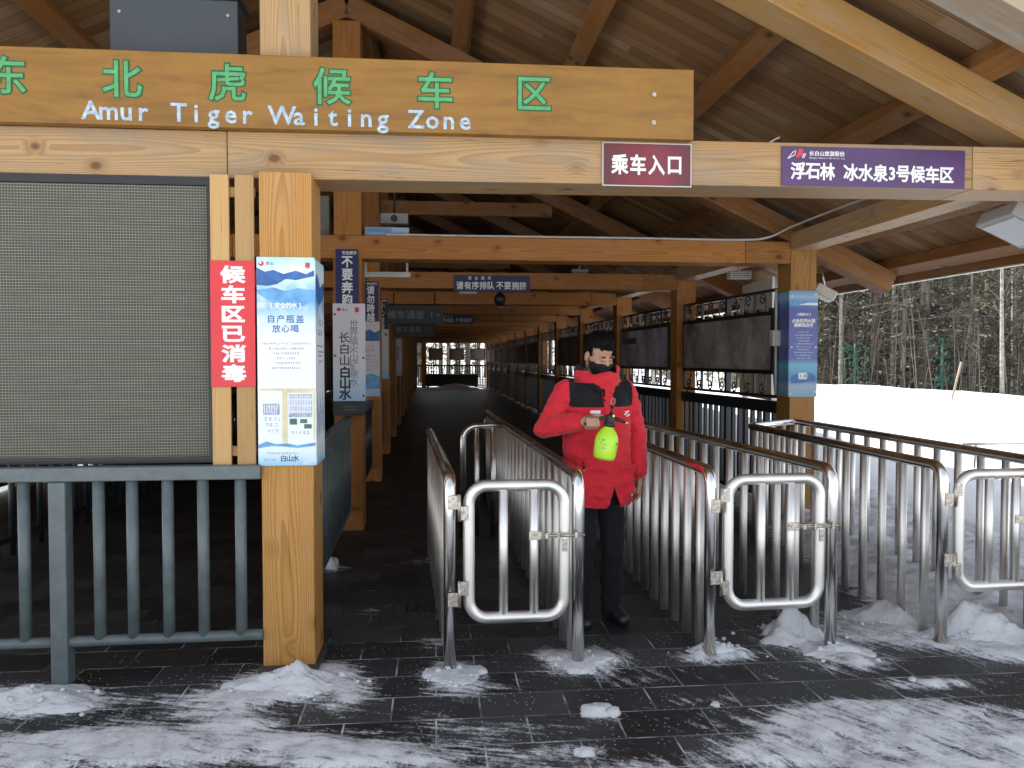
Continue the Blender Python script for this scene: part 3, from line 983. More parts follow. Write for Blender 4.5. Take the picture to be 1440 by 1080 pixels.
o, bb = plate('zone_sign', 'purple sign with small company emblem and white characters on the lintel', 'sign', 1.846, 2.884, 2.528, 2.737, 4.139, 'purple')
txt = '浮石林 冰水泉3号候车区'
xs = [1.935, 2.017, 2.100, 0, 2.232, 2.316, 2.400, 2.465, 2.528, 2.612, 2.696, 2.780]
lettering('lettering', [(c, x, 2.608 - 0.006 * (x - 1.9), 0.094) for c, x in zip(txt, xs)], 'letter_white', o, y=4.138, w=0.030, base=bb, sx=0.9)
lettering('company_name', row('长白山旅游股份', 2.096, 2.702, 0.028, 0.0285), 'letter_white', o, y=4.138, w=0.02, base=bb)
lettering('company_name', row('Changbai Mountain Tourism Co.,Ltd', 2.096, 2.678, 0.011, 0.0060), 'letter_white', o, y=4.138, w=0.01, base=bb)
b = MB(); b.tube([(1.878, 0, 2.671), (1.905, 0, 2.706), (1.922, 0, 2.716), (1.916, 0, 2.690), (1.898, 0, 2.682), (1.878, 0, 2.671)], 0.0026, 6)
b.tube([(1.956, 0, 2.679), (1.968, 0, 2.697), (1.976, 0, 2.700), (1.968, 0, 2.678), (1.956, 0, 2.679)], 0.0026, 6)
me = b.mesh('emblem'); me.transform(Matrix.Translation((-bb[0], -0.001, -bb[2]))); link('emblem', me, 'letter_white', o)
b = MB(); b.prism([(1.922, 2.676), (1.936, 2.722), (1.960, 2.724), (1.964, 2.700), (1.956, 2.674), (1.948, 2.690), (1.938, 2.676)], -0.003, 0.0)
me = b.mesh('emblem'); me.transform(Matrix.Translation((-bb[0], 0, -bb[2]))); link('emblem', me, 'print_red', o)

# ------------------------------------------------------------------ screen and slats left of the front post
sc_ = thing('display_screen', 'large dark screen of small grid modules hanging below the lintel, left of the post', 'screen', (-2.05, 4.15, 1.08))
b = MB(); b.box((-0.95, 0.0, 0.03), (0.915, 0.02, 1.385)); b.build('screen_panel', 'screen', sc_)
b = MB()
b.box((-0.99, 0.022, -0.002), (0.952, 0.14, 1.43))
b.box((-0.99, -0.006, 1.388), (0.952, 0.0215, 1.43)); b.box((-0.99, -0.006, -0.002), (0.952, 0.0215, 0.028))
b.box((0.918, -0.006, 0.0285), (0.952, 0.0215, 1.3875))
b.build('screen_case', 'black', sc_)

sl_ = thing('slat_panel', 'pair of pale upright wooden slats between screen and front post', 'slat panel', (-0.99, 4.09, 1.07))
for x in (-0.066, 0.053):
    timber('slat', (x, 0, 0.0 if x < 0 else -0.003), (x, 0, 1.44), 0.022, 0.090, 'slat', sl_, bev=0.003, up=(1, 0, 0))
for z in (0.07, 1.36):
    timber('batten', (-0.11, 0.026, z), (0.1, 0.026, z), 0.028, 0.05, 'slat', sl_, bev=0.003)

o, bb = plate('notice_sign', 'bright red vertical notice with six white characters, fixed over the wooden slats', 'notice', -1.102, -0.888, 1.463, 2.086, 4.071, 'bright_red', th=0.004)
lettering('lettering', column('候车区已消毒', -0.992, 2.018, 0.088, 0.0975), 'letter_white', o, y=4.070, w=0.040, base=bb, sx=1.35)

# charcoal cabinet on the lintel behind the board
cb = thing('control_cabinet', 'charcoal sheet metal cabinet standing on the lintel behind the board', 'cabinet', (-1.334, 4.62, 2.76))
b = MB(); b.box((-0.32, -0.30, 0.0), (0.32, -0.10, 0.70), bevel=0.006); b.build('body', 'cabinet', cb)
b = MB(); b.box((-0.335, -0.315, 0.7035), (0.335, -0.085, 0.722), bevel=0.003); b.build('lid', 'cabinet', cb)
b = MB()
for x in (-0.27, 0.27):
    b.tube([(x, -0.304, 0.62), (x, -0.299, 0.62)], 0.008, 10)
b.build('screw', 'fitting', cb)

# ------------------------------------------------------------------ poster round the front post
pw = thing('post_poster', 'blue and white mountain water poster wrapped round the front post', 'poster', (-0.738, 4.075, 1.068))
PB = (-0.738, 4.075, 1.068)
M['poster_grad'] = printed('poster_print', [(0.0, (0.20, 0.50, 0.72)), (0.06, (0.62, 0.76, 0.84)), (0.13, (0.74, 0.79, 0.83)), (0.60, (0.74, 0.76, 0.80)), (0.70, (0.55, 0.70, 0.82)), (0.80, (0.10, 0.33, 0.66)), (0.86, (0.30, 0.55, 0.75)), (0.93, (0.66, 0.80, 0.86)), (1.0, (0.36, 0.66, 0.80))], 0.0, 1.035, noise=0.75, ncol=(0.76, 0.80, 0.83))
b = MB(); b.box((-0.140, -0.004, 0.0), (0.140, 0.002, 1.038)); b.build('front_sheet', 'poster_grad', pw)
b = MB(); b.box((0.1405, -0.004, 0.0), (0.1445, 0.30, 1.030)); b.build('side_sheet', 'poster_grad', pw)
b = MB(); b.prism([(-0.139, .90), (-0.139, .985), (-0.10, .965), (-0.06, .975), (-0.01, .955), (0.05, .972), (0.10, .955), (0.139, .975), (0.139, .945), (0.05, .925), (0.0, .93), (-0.04, .905), (-0.09, .895)], -0.0055, -0.0042)
b.build('mountain_print', 'print_deep', pw)
b = MB(); b.prism([(-0.139, .875), (-0.06, .888), (0.0, .87), (0.06, .885), (0.139, .875), (0.139, .845), (0.09, .80), (0.05, .785), (-0.05, .79), (-0.08, .82), (-0.139, .86)], -0.0054, -0.0042)
b.build('lake_print', 'print_sky', pw)
b = MB(); b.tube([(-0.118, -0.006, 1.006), (-0.118, -0.0042, 1.006)], 0.013, 16); b.build('logo', 'print_red', pw)
b = MB(); b.tube([(-0.121, -0.0068, 1.010), (-0.121, -0.0062, 1.010)], 0.006, 12); b.build('logo', 'print_white', pw)
b = MB(); b.box((0.096, -0.0055, 0.990), (0.119, -0.0042, 1.012)); b.box((0.098, -0.0055, 0.984), (0.117, -0.0042, 0.9885)); b.build('seal', 'print_red', pw)
lettering('lettering', row('农心', -0.075, 1.006, 0.019, 0.021), 'letter_black', pw, y=-0.0045, w=0.02)
lettering('lettering', row('[安全的水]', 0.0, .800, 0.030, 0.0275), 'letter_white', pw, y=-0.0056, w=0.03)
lettering('lettering', row('自产瓶盖', -0.002, .732, 0.043, 0.047), 'letter_navy', pw, y=-0.0045, w=0.012)
lettering('lettering', row('放心喝', -0.002, .684, 0.042, 0.045), 'letter_navy', pw, y=-0.0045, w=0.014)
scribble('small_print', [(0, .610, .235, .011), (0, .585, .165, .011), (0, .561, .125, .011), (0, .537, .09, .011), (0.01, .513, .12, .011), (0, .488, .135, .011)], 'letter_grey', pw, -0.0042, 3)
# printed picture of two fridges
b = MB(); b.box((-0.128, -0.0055, .375), (-0.020, -0.0042, .386)); b.box((-0.022, -0.0055, .115), (0.004, -0.0042, .386)); b.box((0.0045, -0.0055, .365), (0.130, -0.0042, .386)); b.box((0.130, -0.0055, .130), (0.138, -0.0042, .386)); b.build('fridge_print', 'print_cream', pw)
b = MB()
for zz in (.345, .315, .285, .255): b.box((0.010, -0.0052, zz - .013), (0.124, -0.0042, zz + .012))
b.box((-0.115, -0.0052, .255), (-0.035, -0.0042, .31)); b.build('shelf_print', 'print_shelf', pw)
b = MB()
for k in range(14): b.box((0.012 + k * 0.008, -0.0058, .262), (0.0155 + k * 0.008, -0.0053, .352))
for k in range(6): b.box((-0.110 + k * 0.012, -0.0058, .262), (-0.106 + k * 0.012, -0.0053, .305))
b.build('bottle_print', 'print_white', pw)
b = MB(); b.box((0.014, -0.0054, .205), (0.05, -0.0042, .235)); b.box((0.065, -0.0054, .212), (0.10, -0.0042, .232)); b.box((0.085, -0.0054, .185), (0.122, -0.0042, .207)); b.build('product_print', 'print_green', pw)
scribble('product_print', [(-0.075, .235, .07, .02), (-0.072, .205, .06, .02), (-0.07, .175, .05, .02), (0.06, .165, .08, .018)], 'print_shelf', pw, -0.0042, 5)
b = MB(); b.prism([(-0.139, .105), (-0.10, .122), (-0.05, .108), (0.0, .112), (0.05, .10), (0.139, .115), (0.139, .098), (0.05, .088), (-0.02, .096), (-0.08, .098), (-0.139, .088)], -0.0055, -0.0042); b.build('wave_print', 'print_sky', pw)
scribble('small_print', [(-0.02, .062, .16, .011), (-0.085, .030, .05, .012)], 'letter_grey', pw, -0.0042, 6)
lettering('lettering', row('白山水', 0.012, .036, 0.033, 0.030), 'letter_black', pw, y=-0.0045, w=0.02)
# the side sheet repeats the picture
S4 = Matrix.Translation((0.1445, 0.148, 0)) @ Matrix.Rotation(R(90), 4, 'Z')
b = MB(); b.prism([(-0.145, .93), (-0.1, .965), (0.0, .90), (0.145, .94), (0.145, .87), (-0.05, .80), (-0.145, .85)], -0.0015, -0.0002)
me = b.mesh('mountain_print'); me.transform(S4); link('mountain_print', me, 'print_deep', pw)
scribble('small_print', [(0, .72, .18, .035), (0, .67, .15, .035), (0, .60, .23, .011), (0, .57, .16, .011), (0, .55, .12, .011), (0, .52, .1, .011)], 'letter_grey', pw, -0.0002, 8, mat4=S4)
b = MB()
for k in range(11): b.box((-0.13 + k * 0.024, -0.0015, .14 + .02 * (k % 3)), (-0.115 + k * 0.024, -0.0002, .36 - .03 * (k % 4)))
me = b.mesh('fridge_print'); me.transform(S4); link('fridge_print', me, 'print_shelf', pw)

# ------------------------------------------------------------------ front railing (grey paint)
fr_ = thing('front_railing', 'grey blue painted steel railing under the screen, round bars between two rails', 'railing', (-2.0, 4.075, 0))
b = MB(); b.box((-1.6, -0.035, 1.005), (1.135, 0.035, 1.075), bevel=0.006); b.build('top_rail', 'grey_paint', fr_)
b = MB(); b.tube([(-1.6, 0, 0.200), (1.135, 0, 0.218)], 0.0265, 14); b.build('lower_rail', 'grey_paint', fr_)
for x in (-1.40, 0.177):
    b = MB(); b.box((x - 0.04, -0.045, 0.0), (x + 0.04, 0.040, 1.004), bevel=0.006); b.build('railing_post', 'grey_paint', fr_)
bx = [-1.994 - 0.17 * k for k in range(9) if abs(-1.994 - .17 * k + 3.4) > .08] + [-1.645, -1.487, -1.318, -1.149, -0.968]
for x in bx:
    b = MB(); b.tube([(x + 2.0, 0, 0.225), (x + 2.0, 0, 1.004)], 0.0275, 14); b.build('bar', 'grey_paint', fr_)

# ------------------------------------------------------------------ polished steel queue barriers
TR = 0.032          # radius of the big tubes
RZ = 1.0
def barrier(label, base, path, posts, bars, flanges=()):
    """path: points of the top tube (x,y,z) incl. drops to the ground; bars: list of (x,y)"""
    root = thing('queue_barrier', label, 'barrier', (base[0], base[1], 0), 0, 'polished steel queue barriers')
    B = Vector((base[0], base[1], 0))
    b = MB()
    b.tube(fillet([Vector(p) - B for p in path], 0.085, 7), TR, 18)
    b.build('top_rail', 'steel', root)
    for (x, y) in posts:
        b = MB(); b.tube([Vector((x, y, 0)) - B, Vector((x, y, RZ - 0.02)) - B], TR, 16); b.build('post', 'brushed', root)
    for (x, y) in bars:
        b = MB(); b.tube([Vector((x, y, -0.01)) - B, Vector((x, y, RZ - 0.012)) - B], 0.0245, 12); b.build('bar', 'brushed', root)
    for (x, y) in flanges:
        b = MB(); b.lathe([(0.030, 0.0), (0.052, 0.0), (0.052, 0.012), (0.042, 0.020), (0.034, 0.030)], Matrix.Translation((x - B.x, y - B.y, 0.0)), 20)
        b.build('flange', 'fitting', root)
    return root

def along(p0, p1, step, start):
    p0, p1 = Vector((*p0, 0)), Vector((*p1, 0))
    d = p1 - p0
    L = d.length
    d.normalize()
    out = []
    s = start
    while s < L - 0.08:
        q = p0 + d * s
        out.append((q.x, q.y))
        s += step
    return out

A0, A1 = (0.072, 4.05), (-0.045, 6.60)
barrier('short straight steel barrier carrying the hinges of the nearest left gate', A0,
        [(*A0, 0), (*A0, RZ), (*A1, RZ)], [], along(A0, A1, 0.22, 0.17) + [(A1[0] + .003, A1[1] - 0.08)], [A0])
B0, B1, BU = (0.735, 4.055), (0.575, 9.05), (0.245, 7.12)
BJ = (0.628, 7.24)
rt = barrier('long steel barrier on the left of the man, latch side of the left gate', B0,
             [(*B0, 0), (*B0, RZ), (*B1, RZ), (*B1, 0)], [], [q for q in along(B0, B1, 0.22, 0.17)], [B0])
b = MB(); bb_ = Vector((*B0, 0))
b.tube(fillet([Vector((*BU, 0)) - bb_, Vector((*BU, RZ)) - bb_, Vector((*BJ, RZ)) - bb_], 0.12, 7), 0.028, 16)
b.build('end_loop', 'steel', rt)
for q in along(BU, BJ, 0.16, 0.13):
    b = MB(); b.tube([Vector((*q, 0)) - bb_, Vector((*q, RZ - .01)) - bb_], 0.0245, 12); b.build('bar', 'steel', rt)
C0, C1, C2, C3 = (1.462, 4.12), (1.425, 7.19), (1.905, 7.17), (2.155, 4.15)
barrier('U shaped steel barrier pen on the right of the man, closed by the middle gate', ((C0[0] + C3[0]) / 2, 4.13),
        [(*C0, 0), (*C0, RZ), (*C1, RZ), (*C2, RZ), (*C3, RZ), (*C3, 0)], [C2], along(C0, C1, 0.22, 0.16) + along(C1, C2, 0.16, 0.16) + along(C3, C2, 0.22, 0.16), [C0, C3])
D0, D1, D2, D3 = (2.820, 4.185), (2.800, 6.90), (3.455, 7.40), (3.515, 4.22)
barrier('U shaped steel barrier pen standing in snow at the far right', ((D0[0] + D3[0]) / 2, 4.2),
        [(*D0, 0), (*D0, RZ), (*D1, RZ), (*D2, RZ), (*D3, RZ), (*D3, 0)], [D2], along(D0, D1, 0.22, 0.16) + along(D1, D2, 0.2, 0.2) + along(D3, D2, 0.22, 0.16), [D0])
# joint ball where the back tube meets the right rail
b = MB()

def gate(label, p0, p1, zb=0.245, zt=0.985, dx0=0.045, dx1=0.045, hinge_flip=False, z_latch=0.70):
    p0, p1 = Vector((*p0, 0)), Vector((*p1, 0))
    d = p1 - p0
    L = d.length
    rz = math.atan2(d.y, d.x)
    root = thing('barrier_gate', label, 'gate', (p0.x, p0.y, 0), rz, 'small steel gates of the queue barriers')
    r = 0.030
    xa, xb = TR + dx0 + r - 0.01, L - TR - 0.012 - r
    za, zt_ = zb + r, zt - r
    # closed rounded frame
    c = 0.095
    pts = []
    for (cx, cz, a0) in ((xb - c, zt_ - c, 0), (xa + c, zt_ - c, 90), (xa + c, za + c, 180), (xb - c, za + c, 270)):
        for k in range(9):
            a = R(a0 + 90 * k / 8)
            pts.append((cx + c * math.cos(a), 0, cz + c * math.sin(a)))
    b = MB(); b.tube(pts, r, 16, closed=True); b.build('frame', 'brushed', root)
    for k in (1, 2):
        x = xa + (xb - xa) * (0.36 * k if k == 1 else 0.68)
        b = MB(); b.tube([(x, 0, za - 0.002), (x, 0, zt_ + 0.002)], 0.0235, 14); b.build('bar', 'brushed', root)
    for i, zh in enumerate((zt - 0.135, zb + 0.165)):
        s = 1 if (i == 0) != hinge_flip else -1
        b = MB()
        # two leaves, one on the post and one on the frame, stepped, and the pin between
        b.box((-0.012, -TR - 0.006, zh + s * 0.028 - 0.036), (TR + 0.012, -TR - 0.0015, zh + s * 0.028 + 0.036), bevel=0.002)
        b.box((TR + 0.018, -TR - 0.006, zh - s * 0.028 - 0.036), (TR + 0.062, -TR - 0.0015, zh - s * 0.028 + 0.036), bevel=0.002)
        b.tube([(TR + 0.015, -TR - 0.006, zh - 0.068), (TR + 0.015, -TR - 0.006, zh + 0.068)], 0.0085, 10)
        for (sx_, sz_) in ((-0.003, 0.02), (-0.003, -0.02), (0.022, 0.02), (0.022, -0.02)):
            b.tube([(sx_, -TR - 0.0085, zh + s * 0.028 + sz_), (sx_, -TR - 0.006, zh + s * 0.028 + sz_)], 0.0045, 8)
            b.tube([(sx_ + TR + 0.030, -TR - 0.0085, zh - s * 0.028 + sz_), (sx_ + TR + 0.030, -TR - 0.006, zh - s * 0.028 + sz_)], 0.0045, 8)
        b.build('hinge', 'fitting', root)
    xl = xa + (xb - xa) * 0.66
    b = MB()
    b.box((xl - 0.02, -r - 0.008, z_latch - 0.022), (xl + 0.045, -r - 0.001, z_latch + 0.022), bevel=0.002)
    b.box((xl + 0.046, -r - 0.006, z_latch - 0.012), (xb + 0.028, -r - 0.001, z_latch + 0.012), bevel=0.0015)
    la = b.build('latch', 'fitting', root)
    b = MB()
    b.tube([(xl + 0.05, -r - 0.014, z_latch), (L + 0.026, -r - 0.014, z_latch)], 0.007, 10)
    for x in (xl + 0.07, xl + 0.13, L - 0.02):
        b.box((x - 0.008, -r - 0.023, z_latch - 0.016), (x + 0.008, -r - 0.0065, z_latch + 0.016), bevel=0.002)
    b.build('latch_bolt', 'fitting', la)
    b = MB()
    b.box((xb - 0.016, -r - 0.007, z_latch - 0.085), (xb + 0.012, -r + 0.001, z_latch - 0.0235), bevel=0.002)
    b.tube([(xb - 0.002, -r - 0.011, z_latch - 0.05), (xb - 0.002, -r - 0.007, z_latch - 0.05)], 0.006, 8)
    b.build('lock_hasp', 'fitting', root)
    return root

gate('leftmost small steel gate, closing the narrow lane beside the man', A0, B0)
gate('middle small steel gate between two polished rails, right of the man', C0, C3, hinge_flip=True)
gate('rightmost small steel gate, half out of frame above the heaped snow', D0, D3, hinge_flip=True, zb=0.29)

# ------------------------------------------------------------------ fences with scroll panels between the outer posts
def scroll(cx, z0, z1, flip):
    """one S of thin iron: spiral at the top going down into a second small curl"""
    pts = []
    h = z1 - z0
    r0 = h * 0.27
    for k in range(22):
        a = k / 21 * R(480)
        r = r0 * (0.25 + 0.75 * k / 21)
        pts.append((cx + flip * r * math.cos(a + 0.6), z1 - r0 - 0.005 + r * math.sin(a + 0.6)))
    ex, ez = pts[-1]
    for k in range(1, 7):
        t = k / 6
        pts.append((ex * (1 - t) + (cx - flip * h * 0.35) * t, ez * (1 - t) + (z0 + 0.02) * t))
    return pts

def fence_bay(k, detail):
    x0, x1 = XR[k] + 0.10, XR[k + 1] + 0.10
    y0, y1 = YK[k] + 0.305, YK[k + 1] - 0.005
    L = math.hypot(x1 - x0, y1 - y0)
    rz = math.atan2(y1 - y0, x1 - x0) - math.pi / 2
    ordn = ['nearest', 'second', 'third', 'fourth', 'fifth', 'sixth', 'seventh', 'eighth', 'ninth', 'tenth', 'eleventh', 'twelfth'][k]
    root = thing('railing_bay', 'dark painted railing between shelter posts on the right, %s from the front' % ordn, 'railing', (x0, y0, 0), rz, 'dark railings along the right side')
    b = MB(); b.box((-0.04, 0, 1.04), (0.04, L, 1.165), bevel=0.005); b.build('top_rail', 'dark_paint', root)
    b = MB(); b.box((-0.02, 0, 0.10), (0.02, L, 0.145)); b.build('lower_rail', 'dark_paint', root)
    n = 17
    if detail:
        for i in range(n):
            y = L * (i + 0.5) / n
            w = 0.030 if i % 6 == 2 else 0.021
            b = MB(); b.box((-w, y - w, 0.1455), (w, y + w, 1.0395)); b.build('bar', 'dark_paint', root)
    else:
        b = MB()
        for i in range(n):
            y = L * (i + 0.5) / n
            b.box((-0.021, y - 0.021, 0.1455), (0.021, y + 0.021, 1.0395))
        b.build('bars', 'dark_paint', root)
    # scroll frame
    fr = thing('scroll_frame', 'black iron frame with curled scrolls above the right railing, %s from the front' % ordn, 'iron frame', (x0, y0, 1.165), rz, 'iron scroll frames along the right side')
    Z0, Z1 = 0.045, 1.155
    b = MB()
    for (a, c) in (((0, 0.02, Z0), (0, L - 0.02, Z0)), ((0, 0.02, Z1), (0, L - 0.02, Z1))):
        b.box((-0.016, a[1], a[2] - 0.016), (0.016, c[1], c[2] + 0.016))
    for y in (0.02, L - 0.05):
        b.box((-0.016, y, Z0 + 0.0165), (0.016, y + 0.03, Z1 - 0.0165))
    b.box((-0.03, L * 0.5 - 0.03, Z0 + 0.0165), (0.03, L * 0.5 + 0.03, Z1 - 0.0165))
    for y in (0.25, 0.78):
        b.box((-0.014, L * y - 0.012, 0.93), (0.014, L * y + 0.012, Z1 - 0.0165))
        b.box((-0.014, L * y - 0.012, Z0 + 0.0165), (0.014, L * y + 0.012, 0.28))
    for y in (0.12, L - 0.12):
        b.tube([(0, y, 0.0), (0, y, Z0)], 0.012, 8)
    b.build('frame', 'dark_paint', fr)
    b = MB()
    nsc = 8
    for i in range(nsc):
        y = L * (i + 0.5) / nsc
        if abs(y - L / 2) < 0.05: continue
        f = 1 if i % 2 else -1
        for (za, zb) in ((0.90, Z1 - 0.01), (0.30, Z0 + 0.01)):
            if za < zb:
                p = scroll(y, za, zb, f)
            else:
                p = [(q[0], za + zb - q[1]) for q in scroll(y, zb, za, f)]
            b.tube([(0, q[0], q[1]) for q in p], 0.009, 6 if detail else 4)
            if detail:
                b.build('scroll', 'dark_paint', fr)
                b = MB()
    if not detail:
        b.build('scrollwork', 'dark_paint', fr)
    else:
        b.bm.free()
    if k == 4:
        return
    # dim display board held in the frame
    mat = ['display_a', 'display_b', 'display_c'][k % 3]
    names = ['dim brown', 'dim violet', 'dim grey']
    o = thing('display_board', '%s display board in a black case above the right railing, %s from the front' % (names[k % 3], ordn), 'display board', (x0, y0, 1.165 + 0.28), rz, 'dim display boards along the right side')
    b = MB(); b.box((-0.075, 0.14, 0.0), (0.045, L - 0.14, 0.655), bevel=0.004); b.build('case', 'black', o)
    b = MB(); b.box((-0.079, 0.185, 0.045), (-0.0755, L - 0.185, 0.61)); b.build('picture', mat, o)
    if k == 1:
        b = MB(); b.box((-0.081, 1.65, 0.40), (-0.0795, 2.45, 0.50)); b.build('title_bar', 'purple', o)
        b = MB(); b.box((-0.081, 1.9, 0.24), (-0.0795, 2.25, 0.34)); b.build('text_block', 'display_c', o)
    b = MB()
    for i in range(9):
        y = 0.25 + i * (L - 0.5) / 8
        b.box((-0.05, y - 0.03, 0.657), (0.03, y + 0.03, 0.69))
        if detail:
            b.build('clamp', 'black', o)
            b = MB()
    if not detail:
        b.build('clamp_row', 'black', o)
    else:
        b.bm.free()
for k in range(12):
    fence_bay(k, k < 3)
# lone post box and conduit beside the first board
jb = thing('junction_box', 'small grey junction box on a pale conduit beside the nearest post', 'junction box', (3.40, 7.72, 1.25))
b = MB(); b.box((-0.05, -0.04, 0.48), (0.05, 0.04, 0.64), bevel=0.006); b.build('box', 'white_plastic', jb)
b = MB(); b.tube([(0, 0, 0.0), (0, 0, 0.48)], 0.013, 8); b.tube([(0, 0, 0.64), (0, 0, 1.05)], 0.013, 8); b.build('conduit', 'cable', jb)

# railings down the left side of the corridor
for k in range(-1, 9):
    xa = (XL[k] if k >= 0 else -0.87) + 0.13
    xb = XL[k + 1] + 0.13
    ya = YK[k] + 0.31 if k >= 0 else 4.40
    yb = YK[k + 1] - 0.01
    L = math.hypot(xb - xa, yb - ya)
    rz = math.atan2(yb - ya, xb - xa) - math.pi / 2
    ordn = ['nearest', 'second', 'third', 'fourth', 'fifth', 'sixth', 'seventh', 'eighth', 'ninth', 'tenth'][k + 1]
    root = thing('railing_bay', 'dark railing between posts on the shaded left side, %s from the front' % ordn, 'railing', (xa, ya, 0), rz, 'dark railings along the left side')
    b = MB(); b.box((-0.035, 0, 1.00), (0.035, L, 1.07), bevel=0.005); b.build('top_rail', 'grey_paint' if k < 0 else 'dark_paint', root)
    b = MB(); b.box((-0.02, 0, 0.19), (0.02, L, 0.235)); b.build('lower_rail', 'grey_paint' if k < 0 else 'dark_paint', root)
    n = 17
    if k < 1:
        for i in range(n):
            y = L * (i + 0.5) / n
            b = MB(); b.tube([(0, y, 0.2355), (0, y, 0.9995)], 0.027, 10); b.build('bar', 'grey_paint' if k < 0 else 'dark_paint', root)
    else:
        b = MB()
        for i in range(n):
            y = L * (i + 0.5) / n
            b.tube([(0, y, 0.2355), (0, y, 0.9995)], 0.027, 8)
        b.build('bars', 'dark_paint', root)
# second queue in the dark bay on the left
root = thing('railing_bay', 'long dark railing in the gloom of the left bay, seen through the grey railing', 'railing', (-3.45, 5.6, 0))
b = MB(); b.box((-0.03, 0, 1.0), (0.03, 14, 1.07)); b.build('top_rail', 'dark_paint', root)
b = MB(); b.box((-0.02, 0, 0.12), (0.02, 14, 0.16)); b.build('lower_rail', 'dark_paint', root)
for i in range(60):
    b = MB(); b.tube([(0, 0.1 + i * 0.232, 0.0), (0, 0.1 + i * 0.232, 0.9995)], 0.025, 8); b.build('bar', 'dark_paint', root)
kd = None

# far end railing, its boards, and the dark crates in front
root = thing('end_railing', 'dark railing across the bright far end of the corridor', 'railing', (1.1, 45.2, 0))
b = MB(); b.box((-2.4, -0.03, 1.20), (1.9, 0.03, 1.29)); b.box((-2.4, -0.02, 0.10), (1.9, 0.02, 0.15)); b.build('rail', 'dark_paint', root)
for i in range(30):
    b = MB(); b.box((-2.36 + i * 0.145, -0.025, 0.1505), (-2.305 + i * 0.145, 0.025, 1.1995)); b.build('bar', 'dark_paint', root)
b = MB()
for x in (-2.38, -1.05, 0.25, 1.85): b.box((x - 0.025, -0.025, 1.2905), (x + 0.025, 0.025, 2.50))
b.box((-2.4, -0.02, 2.501), (1.9, 0.02, 2.55)); b.build('upper_frame', 'dark_paint', root)
for i, (xa, xb, lab) in enumerate(((-0.36, 0.42, 'left'), (0.80, 1.62, 'middle'), (1.98, 2.80, 'right'))):
    o = thing('end_board', 'dark picture board at the far end of the corridor, the %s one of three' % lab, 'picture board', ((xa + xb) / 2, 45.05, 1.55), 0, 'picture boards at the far end')
    w = (xb - xa) / 2
    b = MB(); b.box((-w, 0, 0), (w, 0.06, 0.66)); b.build('case', 'black', o)
    b = MB(); b.box((-w + .04, -0.004, 0.04), (w - .04, -0.0005, 0.62)); b.build('picture', ['display_a', 'display_c', 'display_b'][i], o)
    b = MB(); b.box((-0.02, 0.061, -0.26), (0.02, 0.10, 0.9)); b.build('bracket', 'dark_paint', o)
b = MB(); b.box((-1.85, -0.1, 0.0), (-1.6, 0.1, 2.5)); b.build('end_post', 'beam', root)
cr = thing('covered_bench', 'long dark covered bench before the far end railing', 'bench', (1.0, 43.9, 0))
b = MB(); b.box((-1.5, -0.3, 0.12), (1.35, 0.3, 0.80), bevel=0.06); b.build('cover', 'black', cr)
for x in (-1.4, 1.25):
    b = MB(); b.box((x - 0.06, -0.25, 0.0), (x + 0.06, 0.25, 0.118)); b.build('leg', 'black', cr)

o = None
# ------------------------------------------------------------------ signs along the corridor
for k, (txt, lab) in enumerate((('不要奔跑', 'nearest'), ('请勿跨越', 'second'), ('小心台阶', 'third'))):
    x0 = (-0.907, -0.935, -0.985)[k]
    y = YK[k] - 0.012
    o, bb = plate('warning_sign', 'narrow navy sign with four stacked white characters on a left post, %s from the front' % lab, 'sign', x0, x0 + 0.205, 2.095, 2.612, y, 'navy', group='navy signs on the left posts')
    lettering('lettering', column(txt, x0 + 0.105, 2.495, 0.115, 0.117), 'letter_white', o, y=y - 0.001, w=0.026, base=bb, sx=0.9)
    lettering('lettering', row('安全提示', x0 + 0.125, 2.578, 0.034, 0.034), 'letter_white', o, y=y - 0.001, w=0.02, base=bb)
M['panel_grad'] = printed('white_panel_print', [(0.0, (0.30, 0.50, 0.68)), (0.22, (0.50, 0.60, 0.70)), (0.4, (0.62, 0.61, 0.66)), (1.0, (0.64, 0.62, 0.67))], 0.0, 0.90)
o, bb = plate('water_panel', 'white panel with two columns of brush like characters on the nearest left post', 'poster', -0.935, -0.640, 1.212, 2.112, 7.476, 'panel_grad')
lettering('lettering', column('世界级火山矿泉水', -0.745, 1.925, 0.085, 0.0765), 'letter_grey', o, y=7.475, w=0.006, base=bb)
lettering('lettering', column('长白山', -0.830, 1.800, 0.105, 0.105), 'letter_black', o, y=7.475, w=0.01, base=bb)
lettering('lettering', column('白山水', -0.826, 1.480, 0.112, 0.100), 'letter_black', o, y=7.475, w=0.034, base=bb)
b = MB(); b.tube([(-0.092, -0.003, 0.845), (-0.092, 0.0, 0.845)], 0.018, 14); b.box((0.055, -0.003, 0.82), (0.09, -0.0002, 0.865)); b.build('seal', 'print_red', o)
lettering('lettering', row('农心', -0.825, 2.055, 0.026, 0.028), 'letter_black', o, y=7.475, w=0.02, base=bb)
b = MB()
for (x, z) in ((-0.128, 0.80), (0.128, 0.40), (-0.128, 0.42), (0.128, 0.05)): b.tube([(x, -0.006, z), (x, 0, z)], 0.010, 10)
b.build('screw', 'black', o)
o, bb = plate('counter_box', 'small black electronic box below the white panel', 'box', -0.930, -0.640, 1.088, 1.208, 7.42, 'black', th=0.07, bevel=0.004)
b = MB()
for r_ in range(2):
    for c_ in range(7): b.box((-0.05 + c_ * 0.02, -0.002, 0.04 + r_ * 0.03), (-0.04 + c_ * 0.02, 0, 0.055 + r_ * 0.03))
b.build('label_print', 'print_green', o)
o, bb = plate('water_panel', 'tall poster with lake picture and small red text on the second left post', 'poster', -0.955, -0.715, 1.115, 2.085, 10.50, 'panel_grad')
